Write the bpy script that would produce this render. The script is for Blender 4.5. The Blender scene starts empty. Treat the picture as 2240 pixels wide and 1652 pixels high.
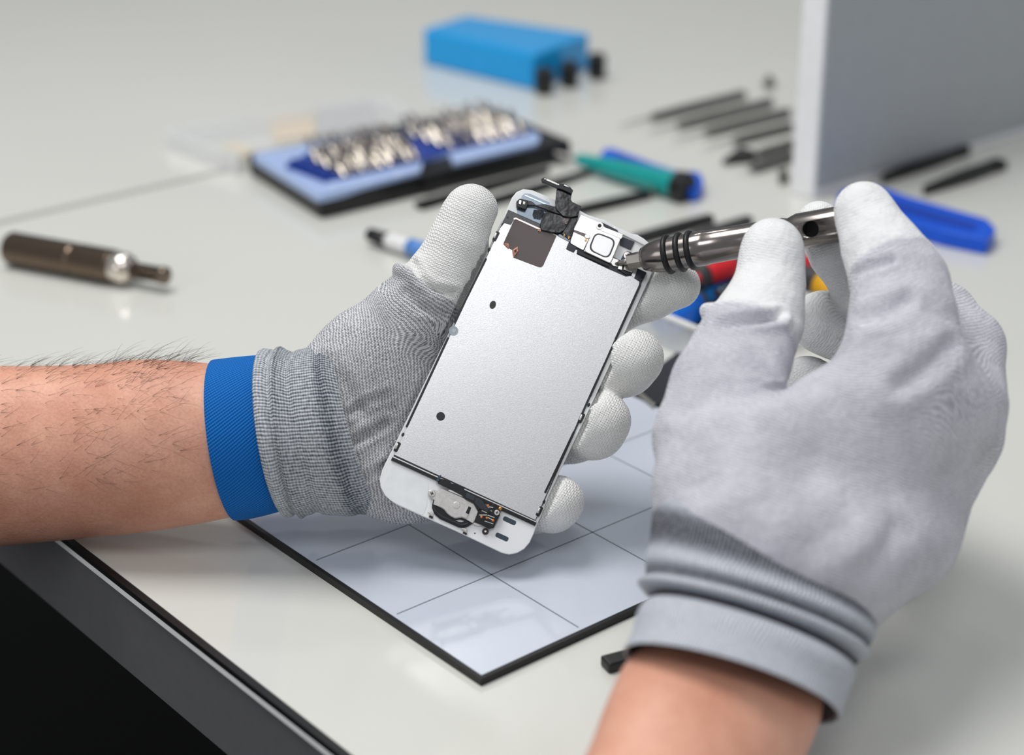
import bpy, math, random
import numpy as np
from mathutils import Vector, Matrix, noise as mnoise

random.seed(7)
SC = bpy.context.scene
COL = SC.collection
# ------------------------------------------------------------------ camera
CX, CY, F = 1120.0, 826.0, 4085.0
PITCH = math.radians(24.0)
CAMH = 0.345
C0 = np.array([0.0, 0.0, CAMH])
RT = np.array([1.0, 0.0, 0.0])
FW = np.array([0.0, math.cos(PITCH), -math.sin(PITCH)])
UP = np.array([0.0, math.sin(PITCH), math.cos(PITCH)])
D0 = 0.683


def U(x, y, d):
    """point seen at photo pixel (x,y), d metres along the viewing axis"""
    return C0 + d * (FW + RT * (x - CX) / F - UP * (y - CY) / F)


def T(x, y, z=0.0):
    """point of the horizontal plane z seen at photo pixel (x,y)"""
    d = FW + RT * (x - CX) / F - UP * (y - CY) / F
    return C0 + d * ((z - CAMH) / d[2])


cam_d = bpy.data.cameras.new('camera')
cam = bpy.data.objects.new('camera', cam_d)
COL.objects.link(cam)
cam.location = C0
cam.rotation_euler = (math.pi / 2 - PITCH, 0, 0)
cam_d.sensor_fit = 'HORIZONTAL'
cam_d.lens = 50
cam_d.sensor_width = 2240 / F * 50
cam_d.clip_start = 0.02
cam_d.clip_end = 50
cam_d.dof.use_dof = True
cam_d.dof.focus_distance = 0.682
cam_d.dof.aperture_fstop = 4.4
SC.camera = cam

# ------------------------------------------------------------------ materials
MATS = {}


def lin(c):
    out = []
    for v in c:
        v = v / 255.0
        out.append(v / 12.92 if v <= 0.04045 else ((v + 0.055) / 1.055) ** 2.4)
    return (*out, 1.0)


class NT:
    def __init__(self, name):
        self.m = bpy.data.materials.new(name)
        self.m.use_nodes = True
        self.nt = self.m.node_tree
        self.b = self.nt.nodes['Principled BSDF']

    def n(self, t, **kw):
        nd = self.nt.nodes.new(t)
        for k, v in kw.items():
            setattr(nd, k, v)
        return nd

    def l(self, a, b):
        self.nt.links.new(a, b)

    def math(self, op, a, b=None, c=None):
        nd = self.n('ShaderNodeMath', operation=op)
        for i, v in enumerate((a, b, c)):
            if v is None:
                continue
            if isinstance(v, (int, float)):
                nd.inputs[i].default_value = v
            else:
                self.l(v, nd.inputs[i])
        return nd.outputs[0]

    def mix(self, fac, a, b, blend='MIX'):
        nd = self.n('ShaderNodeMix', data_type='RGBA', blend_type=blend)
        for sock, v in ((nd.inputs[0], fac), (nd.inputs[6], a), (nd.inputs[7], b)):
            if isinstance(v, (int, float)):
                sock.default_value = v
            elif isinstance(v, tuple):
                sock.default_value = v
            else:
                self.l(v, sock)
        return nd.outputs[2]

    def noise(self, scale, detail=2.0, rough=0.5, vec=None):
        nd = self.n('ShaderNodeTexNoise')
        nd.inputs['Scale'].default_value = scale
        nd.inputs['Detail'].default_value = detail
        nd.inputs['Roughness'].default_value = rough
        if vec is not None:
            self.l(vec, nd.inputs['Vector'])
        return nd.outputs[0]

    def rng(self, v, a, b, c=0.0, d=1.0):
        nd = self.n('ShaderNodeMapRange')
        nd.clamp = True
        self.l(v, nd.inputs[0])
        for i, x in enumerate((a, b, c, d)):
            nd.inputs[i + 1].default_value = x
        return nd.outputs[0]

    def pos(self):
        return self.n('ShaderNodeTexCoord').outputs['Object']

    def bump(self, h, dist, strength=1.0, prev=None):
        nd = self.n('ShaderNodeBump')
        nd.inputs['Distance'].default_value = dist
        nd.inputs['Strength'].default_value = strength
        self.l(h, nd.inputs['Height'])
        if prev is not None:
            self.l(prev, nd.inputs['Normal'])
        return nd.outputs[0]


def M(name, rgb=(200, 200, 200), rough=0.5, metal=0.0, coat=0.0, var=0.0, vscale=200.0, bump=0.0, bscale=800.0,
      alpha=1.0, trans=0.0, spec=0.5, emit=0.0, ior=1.45, aniso=0.0):
    if name in MATS:
        return MATS[name]
    t = NT(name)
    b = t.b
    c = lin(rgb)
    b.inputs['Base Color'].default_value = c
    b.inputs['Roughness'].default_value = rough
    b.inputs['Metallic'].default_value = metal
    b.inputs['Coat Weight'].default_value = coat
    b.inputs['Coat Roughness'].default_value = 0.08
    b.inputs['Specular IOR Level'].default_value = spec
    b.inputs['IOR'].default_value = ior
    b.inputs['Alpha'].default_value = alpha
    b.inputs['Transmission Weight'].default_value = trans
    p = None
    # every surface carries a little procedural variation
    p = t.pos()
    v = var if var > 0 else 0.04
    nz = t.noise(vscale, 3.0, 0.55, p)
    dark = tuple(x * (1 - v) for x in c[:3]) + (1,)
    lite = tuple(min(1, x * (1 + v)) for x in c[:3]) + (1,)
    t.l(t.mix(t.rng(nz, 0.3, 0.7), dark, lite), b.inputs['Base Color'])
    if bump > 0:
        t.l(t.bump(t.noise(bscale, 3.0, 0.6, p), bump), b.inputs['Normal'])
    MATS[name] = t.m
    return t.m


def knit_mat(name, lightc, darkc, coatc, period=1.15, col=1.1, contrast=0.55, bump=0.0003, speck=0.5, fold=0.0012, blotch=0.5, cbump=0.9):
    """knitted glove yarn; 'coat' attribute blends in the dipped white coating"""
    t = NT(name)
    b = t.b
    a = t.n('ShaderNodeAttribute', attribute_name='kuv')
    sp = t.n('ShaderNodeSeparateXYZ')
    t.l(a.outputs['Vector'], sp.inputs[0])
    u, v = sp.outputs[0], sp.outputs[1]
    p = t.pos()
    wob = t.math('MULTIPLY', t.math('SUBTRACT', t.noise(160.0, 2.0, 0.5, p), 0.5), 2.2)
    u = t.math('ADD', u, wob)
    tri = t.math('PINGPONG', t.math('DIVIDE', v, col), 0.5)
    ph = t.math('ADD', t.math('DIVIDE', u, period), tri)
    s = t.math('SINE', t.math('MULTIPLY', ph, 2 * math.pi))
    sv = t.math('COSINE', t.math('MULTIPLY', t.math('DIVIDE', v, col), 4 * math.pi))
    h = t.math('ADD', t.math('MULTIPLY', s, 0.65), t.math('MULTIPLY', sv, 0.35))
    hn = t.rng(h, -1.0, 1.0)
    coat = t.n('ShaderNodeAttribute', attribute_name='coat').outputs['Fac']
    dk = t.n('ShaderNodeAttribute', attribute_name='dark').outputs['Fac']
    # yarn colour: heathered, dark in the stitch gaps
    mp = t.n('ShaderNodeMapping')
    mp.inputs['Scale'].default_value = (0.55, 2.2, 1.0)
    t.l(a.outputs['Vector'], mp.inputs[0])
    heather = t.noise(0.9, 3.0, 0.7, mp.outputs[0])
    big = t.noise(70.0, 3.0, 0.55, p)
    k = t.math('ADD', t.math('MULTIPLY', t.rng(hn, 0.05, 0.6), contrast),
               t.math('MULTIPLY', t.rng(heather, 0.35, 0.65), 1 - contrast))
    k = t.math('ADD', k, t.math('MULTIPLY', t.math('SUBTRACT', big, 0.5), blotch))
    k = t.math('SUBTRACT', k, dk)
    kc = t.n('ShaderNodeClamp')
    t.l(k, kc.inputs[0])
    yarn = t.mix(kc.outputs[0], lin(darkc), lin(lightc))
    # coating, with dark flecks where it runs out
    fl = t.rng(t.noise(1500.0, 2.0, 0.6, p), 0.60, 0.66)
    thin = t.rng(coat, 0.55, 1.0, 1.0, 0.0)
    fl = t.math('MULTIPLY', fl, t.math('MULTIPLY', thin, speck))
    cbase = t.mix(t.rng(hn, 0.0, 1.0, 0.0, 0.14), lin(coatc), lin(tuple(int(x * 0.72) for x in coatc)))
    ccol = t.mix(fl, cbase, lin((60, 62, 64)))
    cm = t.rng(t.math('ADD', coat, t.math('MULTIPLY', t.math('SUBTRACT', t.noise(500.0, 2.0, 0.6, p), 0.5), 0.35)), 0.38, 0.62)
    t.l(t.mix(cm, yarn, ccol), b.inputs['Base Color'])
    b.inputs['Roughness'].default_value = 0.75
    t.l(t.rng(cm, 0.0, 1.0, 0.85, 0.48), b.inputs['Roughness'])
    b.inputs['Specular IOR Level'].default_value = 0.3
    b.inputs['Sheen Weight'].default_value = 0.08
    n1 = t.bump(t.noise(110.0, 3.0, 0.55, p), fold, 0.8)
    amp = t.math('MULTIPLY', hn, t.rng(cm, 0.0, 1.0, 1.0, cbump))
    n2 = t.bump(amp, bump, 0.75, n1)
    t.l(n2, b.inputs['Normal'])
    MATS[name] = t.m
    return t.m


# ------------------------------------------------------------------ object helpers
def setp(o, label=None, cat=None, group=None, kind=None):
    if label:
        o['label'] = label
    if cat:
        o['category'] = cat
    if group:
        o['group'] = group
    if kind:
        o['kind'] = kind
    return o


def thing(name, label, cat, loc, group=None):
    o = bpy.data.objects.new(name, None)
    o.empty_display_size = 0.01
    o.location = Vector(loc)
    COL.objects.link(o)
    return setp(o, label, cat, group)


def origin_of(o):
    v = np.zeros(3)
    while o is not None:
        v = v + np.array(o.location)
        o = o.parent
    return v


def mesh(name, verts, faces, mat, parent=None, smooth=False, bevel=0.0, attrs=None, loc=None, segs=2):
    """one mesh object out of world-space vertices"""
    verts = np.asarray(verts, dtype=float)
    if parent is not None:
        off = origin_of(parent)
        o_loc = np.zeros(3)
    else:
        lo, hi = verts.min(0), verts.max(0)
        o_loc = np.array(loc) if loc is not None else np.array([(lo[0] + hi[0]) / 2, (lo[1] + hi[1]) / 2, lo[2]])
        off = o_loc
    me = bpy.data.meshes.new(name)
    me.from_pydata((verts - off).tolist(), [], [tuple(int(i) for i in f) for f in faces])
    me.update()
    if smooth:
        me.polygons.foreach_set('use_smooth', [True] * len(me.polygons))
    if attrs:
        for k, arr in attrs.items():
            arr = np.asarray(arr, dtype=np.float32)
            if arr.ndim == 2:
                at = me.attributes.new(k, 'FLOAT_VECTOR', 'POINT')
                at.data.foreach_set('vector', arr.ravel())
            else:
                at = me.attributes.new(k, 'FLOAT', 'POINT')
                at.data.foreach_set('value', arr.ravel())
    me.materials.append(mat)
    o = bpy.data.objects.new(name, me)
    COL.objects.link(o)
    o.location = Vector(o_loc)
    if parent is not None:
        o.parent = parent
    if bevel > 0:
        md = o.modifiers.new('bevel', 'BEVEL')
        md.width = bevel
        md.segments = segs
        md.limit_method = 'ANGLE'
        md.angle_limit = math.radians(35)
        for pl in me.polygons:
            pl.use_smooth = True
        wn = o.modifiers.new('wn', 'WEIGHTED_NORMAL')
        wn.keep_sharp = True
    return o


class G:
    """collects geometry"""

    def __init__(self):
        self.v, self.f = [], []

    def add(self, v, f):
        b = len(self.v)
        self.v.extend([tuple(map(float, p)) for p in v])
        self.f.extend([tuple(i + b for i in q) for q in f])
        return self

    def prism(self, bot, top):
        n = len(bot)
        # make the winding face outward
        a = np.array(top)
        nrm = np.zeros(3)
        for i in range(n):
            nrm += np.cross(a[i], a[(i + 1) % n])
        if np.dot(nrm, np.mean(a, 0) - np.mean(np.array(bot), 0)) < 0:
            bot, top = bot[::-1], top[::-1]
        v = list(bot) + list(top)
        f = [tuple(range(n))[::-1], tuple(range(n, 2 * n))]
        f += [(i, (i + 1) % n, n + (i + 1) % n, n + i) for i in range(n)]
        return self.add(v, f)

    def lathe(self, A, B, prof, seg=24, cap=True, ell=1.0):
        """profile [(distance from A, radius)] turned about the line A->B"""
        A, B = np.array(A, float), np.array(B, float)
        ax = (B - A) / np.linalg.norm(B - A)
        ref = np.array([0, 0, 1.0]) if abs(ax[2]) < 0.9 else np.array([1.0, 0, 0])
        e1 = np.cross(ax, ref)
        e1 /= np.linalg.norm(e1)
        e2 = np.cross(ax, e1)
        v, f = [], []
        for (t, r) in prof:
            for k in range(seg):
                a = 2 * math.pi * k / seg
                v.append(A + ax * t + e1 * r * math.cos(a) + e2 * r * ell * math.sin(a))
        for i in range(len(prof) - 1):
            for k in range(seg):
                k2 = (k + 1) % seg
                f.append((i * seg + k, i * seg + k2, (i + 1) * seg + k2, (i + 1) * seg + k))
        if cap:
            f.append(tuple(range(seg))[::-1])
            m = (len(prof) - 1) * seg
            f.append(tuple(range(m, m + seg)))
        return self.add(v, f)

    def tube(self, pts, r, seg=8):
        pts = [np.array(p, float) for p in pts]
        n = len(pts)
        rr = r if isinstance(r, (list, tuple)) else [r] * n
        v, f = [], []
        prev = None
        for i, p in enumerate(pts):
            tg = pts[min(i + 1, n - 1)] - pts[max(i - 1, 0)]
            tg /= np.linalg.norm(tg)
            if prev is None:
                ref = np.array([0, 0, 1.0]) if abs(tg[2]) < 0.9 else np.array([1.0, 0, 0])
                e1 = np.cross(tg, ref)
            else:
                e1 = prev - tg * np.dot(prev, tg)
            e1 /= np.linalg.norm(e1)
            prev = e1
            e2 = np.cross(tg, e1)
            for k in range(seg):
                a = 2 * math.pi * k / seg
                v.append(p + rr[i] * (e1 * math.cos(a) + e2 * math.sin(a)))
        for i in range(n - 1):
            for k in range(seg):
                k2 = (k + 1) % seg
                f.append((i * seg + k, i * seg + k2, (i + 1) * seg + k2, (i + 1) * seg + k))
        f.append(tuple(range(seg))[::-1])
        f.append(tuple(range((n - 1) * seg, n * seg)))
        return self.add(v, f)

    def box(self, c, ex, ey, ez):
        """box at centre c with half-axis vectors"""
        c, ex, ey, ez = map(lambda q: np.array(q, float), (c, ex, ey, ez))
        bot = [c - ex - ey - ez, c + ex - ey - ez, c + ex + ey - ez, c - ex + ey - ez]
        top = [p + 2 * ez for p in bot]
        return self.prism(bot, top)

    def build(self, name, mat, parent=None, smooth=False, bevel=0.0, segs=2):
        return mesh(name, self.v, self.f, mat, parent, smooth, bevel, segs=segs)


def rounded(poly, r, seg=5):
    """round the corners of a 2-D polygon (list of (x,y)); r one value or a list"""
    n = len(poly)
    out = []
    for i in range(n):
        p0, p1, p2 = map(np.array, (poly[i - 1], poly[i], poly[(i + 1) % n]))
        rr = r[i] if isinstance(r, (list, tuple)) else r
        a, b = p0 - p1, p2 - p1
        la, lb = np.linalg.norm(a), np.linalg.norm(b)
        d = min(rr, la * 0.45, lb * 0.45)
        if d < 1e-9:
            out.append(tuple(p1))
            continue
        q0, q2 = p1 + a / la * d, p1 + b / lb * d
        for k in range(seg + 1):
            t = k / seg
            out.append(tuple((1 - t) ** 2 * q0 + 2 * t * (1 - t) * p1 + t * t * q2))
    return out


def tprism(px, z0, z1):
    """prism standing on the table whose top outline is traced at photo pixels"""
    top = [T(x, y, z1) for x, y in px]
    bot = [np.array([p[0], p[1], z0]) for p in top]
    return G().prism(bot, top)
# ------------------------------------------------------------------ setting
E1 = np.array([math.cos(math.radians(-50)), math.sin(math.radians(-50)), 0])
E2 = np.array([math.cos(math.radians(40)), math.sin(math.radians(40)), 0])
ZU = np.array([0, 0, 1.0])

m_table = M('cream_laminate', (214, 214, 207), 0.13, var=0.015, vscale=5.0, ior=1.75)
m_rim = M('black_edging', (14, 15, 16), 0.45)
m_white = M('white_edging', (250, 250, 248), 0.4)
m_apron = M('grey_apron', (104, 104, 106), 0.5)
m_floor = M('dark_floor', (10, 10, 11), 0.9)
m_wall = M('pale_wall', (205, 206, 206), 0.8, var=0.02, vscale=3.0)
m_seam = M('joint_grey', (166, 166, 160), 0.5)

g = G().box((0, 1.2, -0.74), (3.2, 0, 0), (0, 3.2, 0), (0, 0, 0.01))
setp(g.build('floor', m_floor), kind='structure')
g = G().box((0, 3.4, 0.5), (3.2, 0, 0), (0, 0.03, 0), (0, 0, 1.25))
setp(g.build('wall_back', m_wall), kind='structure')

EP = T(182, 1201)


def tb(a, b, z):
    return EP + E1 * a + E2 * b + ZU * z


def slab(name, a0, a1, b0, b1, z0, z1, mat, parent, bevel=0.0):
    q = [(a0, b0), (a1, b0), (a1, b1), (a0, b1)]
    return G().prism([tb(a, b, z0) for a, b in q], [tb(a, b, z1) for a, b in q]).build(name, mat, parent, bevel=bevel)


table = thing('work_table', 'cream work table with a black edging and a grey apron under its top', 'table', tb(0, 0.5, -0.73))
slab('table_top', -1.35, 0.75, 0.0012, 1.6, -0.03, 0.0, m_table, table)
slab('edge_strip', -1.35, 0.75, -0.0016, 0.0012, -0.0026, -0.0003, m_rim, table)['label'] = 'black edging strip'
slab('edge_strip', -1.35, 0.75, -0.0016, 0.0012, -0.0050, -0.0026, m_white, table)['label'] = 'thin white edging strip'
slab('apron', -1.35, 0.75, -0.0004, 0.014, -0.040, -0.0050, m_apron, table)
for (a, b) in ((-1.25, 0.1), (0.65, 0.1), (-1.25, 1.5), (0.65, 1.5)):
    slab('leg', a - 0.03, a + 0.03, b - 0.03, b + 0.03, -0.73, -0.03, m_apron, table)
s0, s1 = T(182, 445), T(520, 367)
sd = (s1 - s0) / np.linalg.norm(s1 - s0)
sn = np.cross(ZU, sd)
s9 = T(860, 288.5)
G().box((s9 + s0 - sd * 0.3) / 2, (s9 - s0 + sd * 0.3) / 2, sn * 0.0032, ZU * 0.00025).build('joint_strip', m_seam, table)

# ---- white gridded repair mat
m_mat = M('glossy_mat', (204, 211, 223), 0.1, var=0.01, vscale=8.0, ior=2.1)
m_line = M('mat_grid', (120, 130, 136), 0.4)
m_blk = M('matte_black', (20, 20, 21), 0.5)
mc = T(1052, 1502)          # near corner


def mt(a, b, z):
    return mc + E1 * a + E2 * b + ZU * z


fa = T(1369, 869) - mc
MW = float(np.dot(fa, E2))      # width up to the far edge
gx = T(1075, 1273) - mc         # one grid crossing
ga, gb = float(np.dot(gx, E1)), float(np.dot(gx, E2))
matt = thing('repair_mat', 'white magnetic repair mat with thin grid lines and a black edge', 'mat', mt(-0.15, MW / 2, 0))


def mslab(a0, a1, b0, b1, z0, z1):
    q = [(a0, b0), (a1, b0), (a1, b1), (a0, b1)]
    return G().prism([mt(a, b, z0) for a, b in q], [mt(a, b, z1) for a, b in q])


ML = 0.215
w = 0.0016
mslab(-ML, -w, w, MW - w, 0.0, 0.0030).build('writing_surface', m_mat, matt)
gg = G()
for (a0, a1, b0, b1) in ((-ML - w, 0, 0, w), (-ML - w, 0, MW - w, MW), (-w, 0, w, MW - w), (-ML - w, -ML, w, MW - w)):
    q = mslab(a0, a1, b0, b1, 0.0, 0.0028)
    gg.add(q.v, q.f)
gg.build('edge_band', m_blk, matt)
gg = G()
step = 0.0497
k = -6
for k in range(-6, 7):
    a = ga + k * step
    if -ML + 0.01 < a < -0.01:
        q = mslab(a - 0.0003, a + 0.0003, 2 * w, MW - 2 * w, 0.0030, 0.00305)
        gg.add(q.v, q.f)
    b = gb + k * step
    if 0.01 < b < MW - 0.01:
        q = mslab(-ML + w, -2 * w, b - 0.0003, b + 0.0003, 0.0030, 0.00305)
        gg.add(q.v, q.f)
gg.build('grid', m_line, matt)

# ------------------------------------------------------------------ phone screen assembly
PHI, TAU = math.radians(24.4), math.radians(10.0)
PX = RT * math.cos(PHI) - UP * math.sin(PHI)
PY = (RT * math.sin(PHI) + UP * math.cos(PHI)) * math.cos(TAU) + FW * math.sin(TAU)
PN = np.cross(PX, PY)
PO = U(1128, 812, D0)


def ph(x, y, z=0.0):
    """point of the phone's plane (z millimetres above it) seen at photo pixel"""
    d = FW + RT * (x - CX) / F - UP * (y - CY) / F
    o = PO + PN * z * 0.001
    t = np.dot(o - C0, PN) / np.dot(d, PN)
    return C0 + d * t


def pprism(px, z0, z1):
    top = [ph(x, y, z1) for x, y in px]
    bot = [p - PN * (z1 - z0) * 0.001 for p in top]
    return G().prism(bot, top)


def za(l):       # crop 1070,370 at 7.182
    return [(1070 + x / 7.182, 370 + y / 7.182) for x, y in l]


def zb(l):       # crop 1230,440 at 8.26
    return [(1230 + x / 8.26, 440 + y / 8.26) for x, y in l]


def zc(l):       # crop 820,980 at 5.6
    return [(820 + x / 5.6, 980 + y / 5.6) for x, y in l]


def zd(l):       # crop 920,1030 at 10.325
    return [(920 + x / 10.325, 1030 + y / 10.325) for x, y in l]


def disc(x, y, r, n=24, sx=1.0, sy=1.0, ang=0.0):
    ca, sa = math.cos(ang), math.sin(ang)
    out = []
    for k in range(n):
        a = 2 * math.pi * k / n
        px, py = r * sx * math.cos(a), r * sy * math.sin(a)
        out.append((x + px * ca - py * sa, y + px * sa + py * ca))
    return out


def strip(p0, p1, w):
    (x0, y0), (x1, y1) = p0, p1
    l = math.hypot(x1 - x0, y1 - y0)
    nx, ny = -(y1 - y0) / l * w / 2, (x1 - x0) / l * w / 2
    return [(x0 + nx, y0 + ny), (x1 + nx, y1 + ny), (x1 - nx, y1 - ny), (x0 - nx, y0 - ny)]


m_bezel = M('white_bezel', (236, 238, 238), 0.35, var=0.02, vscale=60, coat=0.2)
m_bezel2 = M('white_bezel_recess', (230, 234, 235), 0.4)
m_mid = M('dark_midframe', (40, 46, 54), 0.35, var=0.1)
m_blackp = M('black_plastic', (13, 14, 16), 0.35, var=0.15, vscale=400)
m_slate = M('slate_blue_film', (118, 129, 141), 0.22, metal=0.45, var=0.06, vscale=90)
m_graph = M('graphite_sticker', (92, 84, 82), 0.42, metal=0.25, var=0.12, vscale=50)
m_copper = M('torn_copper', (200, 142, 122), 0.3, metal=0.8, var=0.3, vscale=900, bump=0.0006, bscale=1500)
m_steel = M('bright_steel', (226, 224, 221), 0.28, metal=0.95, var=0.06, vscale=500)
m_nickel = M('brushed_nickel', (196, 193, 190), 0.38, metal=0.85, var=0.08, vscale=700)
m_gold = M('gold_contact', (216, 150, 80), 0.3, metal=0.9)
m_orange = M('copper_dot', (226, 120, 62), 0.35, metal=0.4)
m_navy = M('dark_slot', (52, 66, 80), 0.4)
m_tape = M('black_tape', (20, 19, 20), 0.22, var=0.3, vscale=150, bump=0.00025, bscale=130)

# shield plate: sprayed-looking satin steel
t = NT('satin_shield_steel')
p_ = t.pos()
fine = t.noise(2600.0, 3.0, 0.7, p_)
broad = t.noise(35.0, 2.0, 0.5, p_)
cc = t.mix(t.rng(fine, 0.3, 0.7), lin((196, 196, 197)), lin((222, 222, 222)))
cc = t.mix(t.math('MULTIPLY', t.rng(broad, 0.35, 0.7), 0.12), cc, lin((190, 192, 194)))
t.l(cc, t.b.inputs['Base Color'])
t.b.inputs['Metallic'].default_value = 0.85
t.b.inputs['Roughness'].default_value = 0.31
t.l(t.bump(fine, 0.00003, 0.6), t.b.inputs['Normal'])
m_shield = t.m

phone = thing('phone_screen', 'dismantled white smartphone screen held upright with its bare metal back shown', 'phone part', PO)

OUT = [(1085, 509), (1095, 488), (1103, 471), (1112, 450), (1120, 432), (1130, 420), (1145, 413.5), (1165, 416), (1195, 428.5),
       (1240, 448), (1270, 461), (1282, 468), (1303, 476), (1322, 481), (1336, 490), (1358, 501), (1381, 511), (1394, 513), (1409, 522),
       (1424, 535), (1433, 552), (1435, 570), (1429, 590), (1421, 609.5), (1412, 629), (1300, 872), (1200, 1085), (1182.5, 1132),
       (1175, 1147), (1168, 1167), (1159, 1187), (1147, 1201), (1131, 1210), (1114, 1213), (1098, 1209.5), (1059, 1191),
       (998, 1162), (934, 1133.6), (866, 1103), (843, 1085), (832.5, 1066), (830.5, 1048), (836, 1028), (847, 1005), (857.5, 985),
       (985, 720)]
pprism(OUT, -2.6, -0.7).build('bezel', m_bezel, phone, bevel=0.00035, segs=3)
# raised lip along the top edge
pprism([(1345, 495), (1381, 511), (1394, 515), (1409, 524), (1420, 535), (1414, 539), (1390, 527), (1341, 503)], -0.7, 0.1).build('lip', m_bezel, phone, bevel=0.0003)
pprism(rounded(zc([(230, 205), (640, 390), (660, 440), (640, 700), (590, 830), (200, 650), (110, 560), (110, 420)]), 8), -0.7, -0.62).build('antenna_film', m_bezel2, phone)
# dark mid frame under the shield
pprism([(1112, 459), (1250, 520), (1343, 563), (1414, 596), (1168, 1147), (858, 1004), (1093, 500)], -0.7, -0.25).build('gasket', m_mid, phone)
pprism(strip((857, 1003), (1172, 1147), 8), -0.7, 0.0).build('gasket_strip', m_blackp, phone)
pprism(strip((859, 999), (1173, 1142), 2.2), -0.25, 0.15).build('shield_edge', m_steel, phone)
SH = [(862, 995), (985, 733), (1094, 499), (1103, 488), (1117, 492), (1126, 476), (1217, 514), (1245, 529), (1239, 544), (1255, 552), (1259, 545),
      (1264, 548), (1262, 556), (1277, 563), (1330, 588), (1369, 605), (1383, 603), (1388, 609), (1399, 616), (1397, 630),
      (1280, 885), (1171, 1138)]
pprism(SH, -0.25, 0.1).build('shield_plate', m_shield, phone, bevel=0.00012)
pprism(rounded([(1392, 587), (1414, 597), (1407, 613), (1399, 615), (1387, 608)], 2), -0.1, 0.2).build('corner_bracket', m_mid, phone)
pprism(disc(1405, 607, 2.2), 0.2, 0.25).build('screw_hole', m_blackp, phone)
pprism(rounded([(1112, 461), (1130, 468), (1184, 493), (1182, 502), (1126, 477), (1118, 492), (1103, 487), (1096, 492)], 1.5), -0.1, 0.12).build('corner_bracket', M('grey_bracket', (86, 86, 88), 0.4, metal=0.3), phone)
pprism(disc(1110.5, 475.5, 2.3), 0.12, 0.2).build('screw_hole', m_blackp, phone)

# side slots and clips
for name, a, b, wd in (('slot', (1064, 565), (994, 706), 4.6), ('slot', (981, 738), (889, 935), 5.0), ('slot', (1401, 622), (1346, 744), 5.2),
                       ('slot', (1346, 744), (1291, 867), 4.6), ('slot', (1256, 944), (1192, 1079), 5.0)):
    pprism(rounded(strip(a, b, wd), 2), 0.02, 0.16).build(name, m_blackp, phone)
for (x, y) in ((881.5, 951), (1288, 886), (1190, 1098), (1070, 546)):
    pprism(disc(x, y, 3.8, 14, 1.2, 0.8, math.radians(-64)), 0.02, 0.18).build('notch', m_blackp, phone)
for (x, y) in ((869, 978), (1272, 915), (1180, 1119), (1085, 517)):
    cl = pprism(rounded(strip((x - 5, y + 10), (x + 5, y - 10), 9), 3), 0.02, 0.25).build('clip', m_blackp, phone)
    q = pprism(rounded(strip((x - 4, y + 4), (x + 1, y - 8), 4), 1.5), 0.25, 0.7).build('clip_spring', m_steel, cl, bevel=0.0001)
for (x, y) in ((1275, 612 + 301),):
    pass
# holes in the plate
pprism(disc(1078, 667, 8, 24, 0.85, 1.15, math.radians(20)), 0.08, 0.13).build('hole', M('hole_dark', (66, 66, 66), 0.6), phone)
pprism(disc(964, 911, 9.6), 0.08, 0.13).build('hole', M('hole_darker', (48, 49, 50), 0.6), phone)
ring = pprism(disc(992, 724, 10.5), 0.1, 0.22).build('moisture_dot', M('pale_dot', (190, 203, 210), 0.4), phone, bevel=0.0001)
pprism(disc(993, 723, 5), 0.22, 0.4).build('centre_bump', M('paler_dot', (212, 221, 226), 0.35), ring, bevel=0.0002)

# blue-grey recess
pprism(rounded([(1142, 428), (1148, 423), (1160, 424), (1202, 443), (1203, 449), (1218, 452), (1262, 472), (1260, 498), (1245, 520), (1186, 493), (1131, 468), (1131, 459)], 2), -0.7, -0.55).build('recess_film', m_slate, phone)
pprism(strip((1148, 427), (1202, 450), 2.5), -0.55, -0.35).build('recess_edge', M('film_edge', (196, 206, 216), 0.2, metal=0.4), phone)
pprism(za([(700, 640), (830, 640), (880, 700), (800, 800), (700, 780), (680, 720)]), -0.55, -0.5).build('adhesive', M('adhesive', (52, 56, 64), 0.15, var=0.4, vscale=900, bump=0.0004, bscale=1500), phone)

# graphite sticker with torn copper edge
stk = pprism(rounded(za([(400, 772), (1062, 1045), (830, 1560), (380, 1390), (365, 1275), (300, 1235), (222, 1170)]), [5, 2, 9, 0.5, 0.5, 0.5, 1]), 0.1, 0.24).build('heat_sticker', m_graph, phone, bevel=0.00006)
pprism(za([(385, 770), (420, 762), (820, 940), (810, 965), (420, 785), (390, 795)]), 0.24, 0.4).build('sticker_edge', M('pale_copper', (235, 214, 206), 0.3, metal=0.6), stk)
pprism(za([(222, 1172), (240, 1160), (300, 1160), (320, 1215), (310, 1250), (280, 1230)]), 0.24, 0.6).build('torn_edge', m_copper, stk, bevel=0.0001)
pprism(za([(362, 1275), (400, 1240), (450, 1215), (460, 1290), (385, 1390), (372, 1340)]), 0.24, 0.65).build('torn_edge', m_copper, stk, bevel=0.0001)
pprism(za([(395, 1275), (430, 1265), (425, 1300), (400, 1310)]), 0.65, 0.7).build('torn_hole', m_blackp, stk)
pprism(za([(760, 940), (820, 945), (800, 985), (765, 970)]), 0.4, 0.6).build('torn_edge', m_copper, stk)

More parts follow.
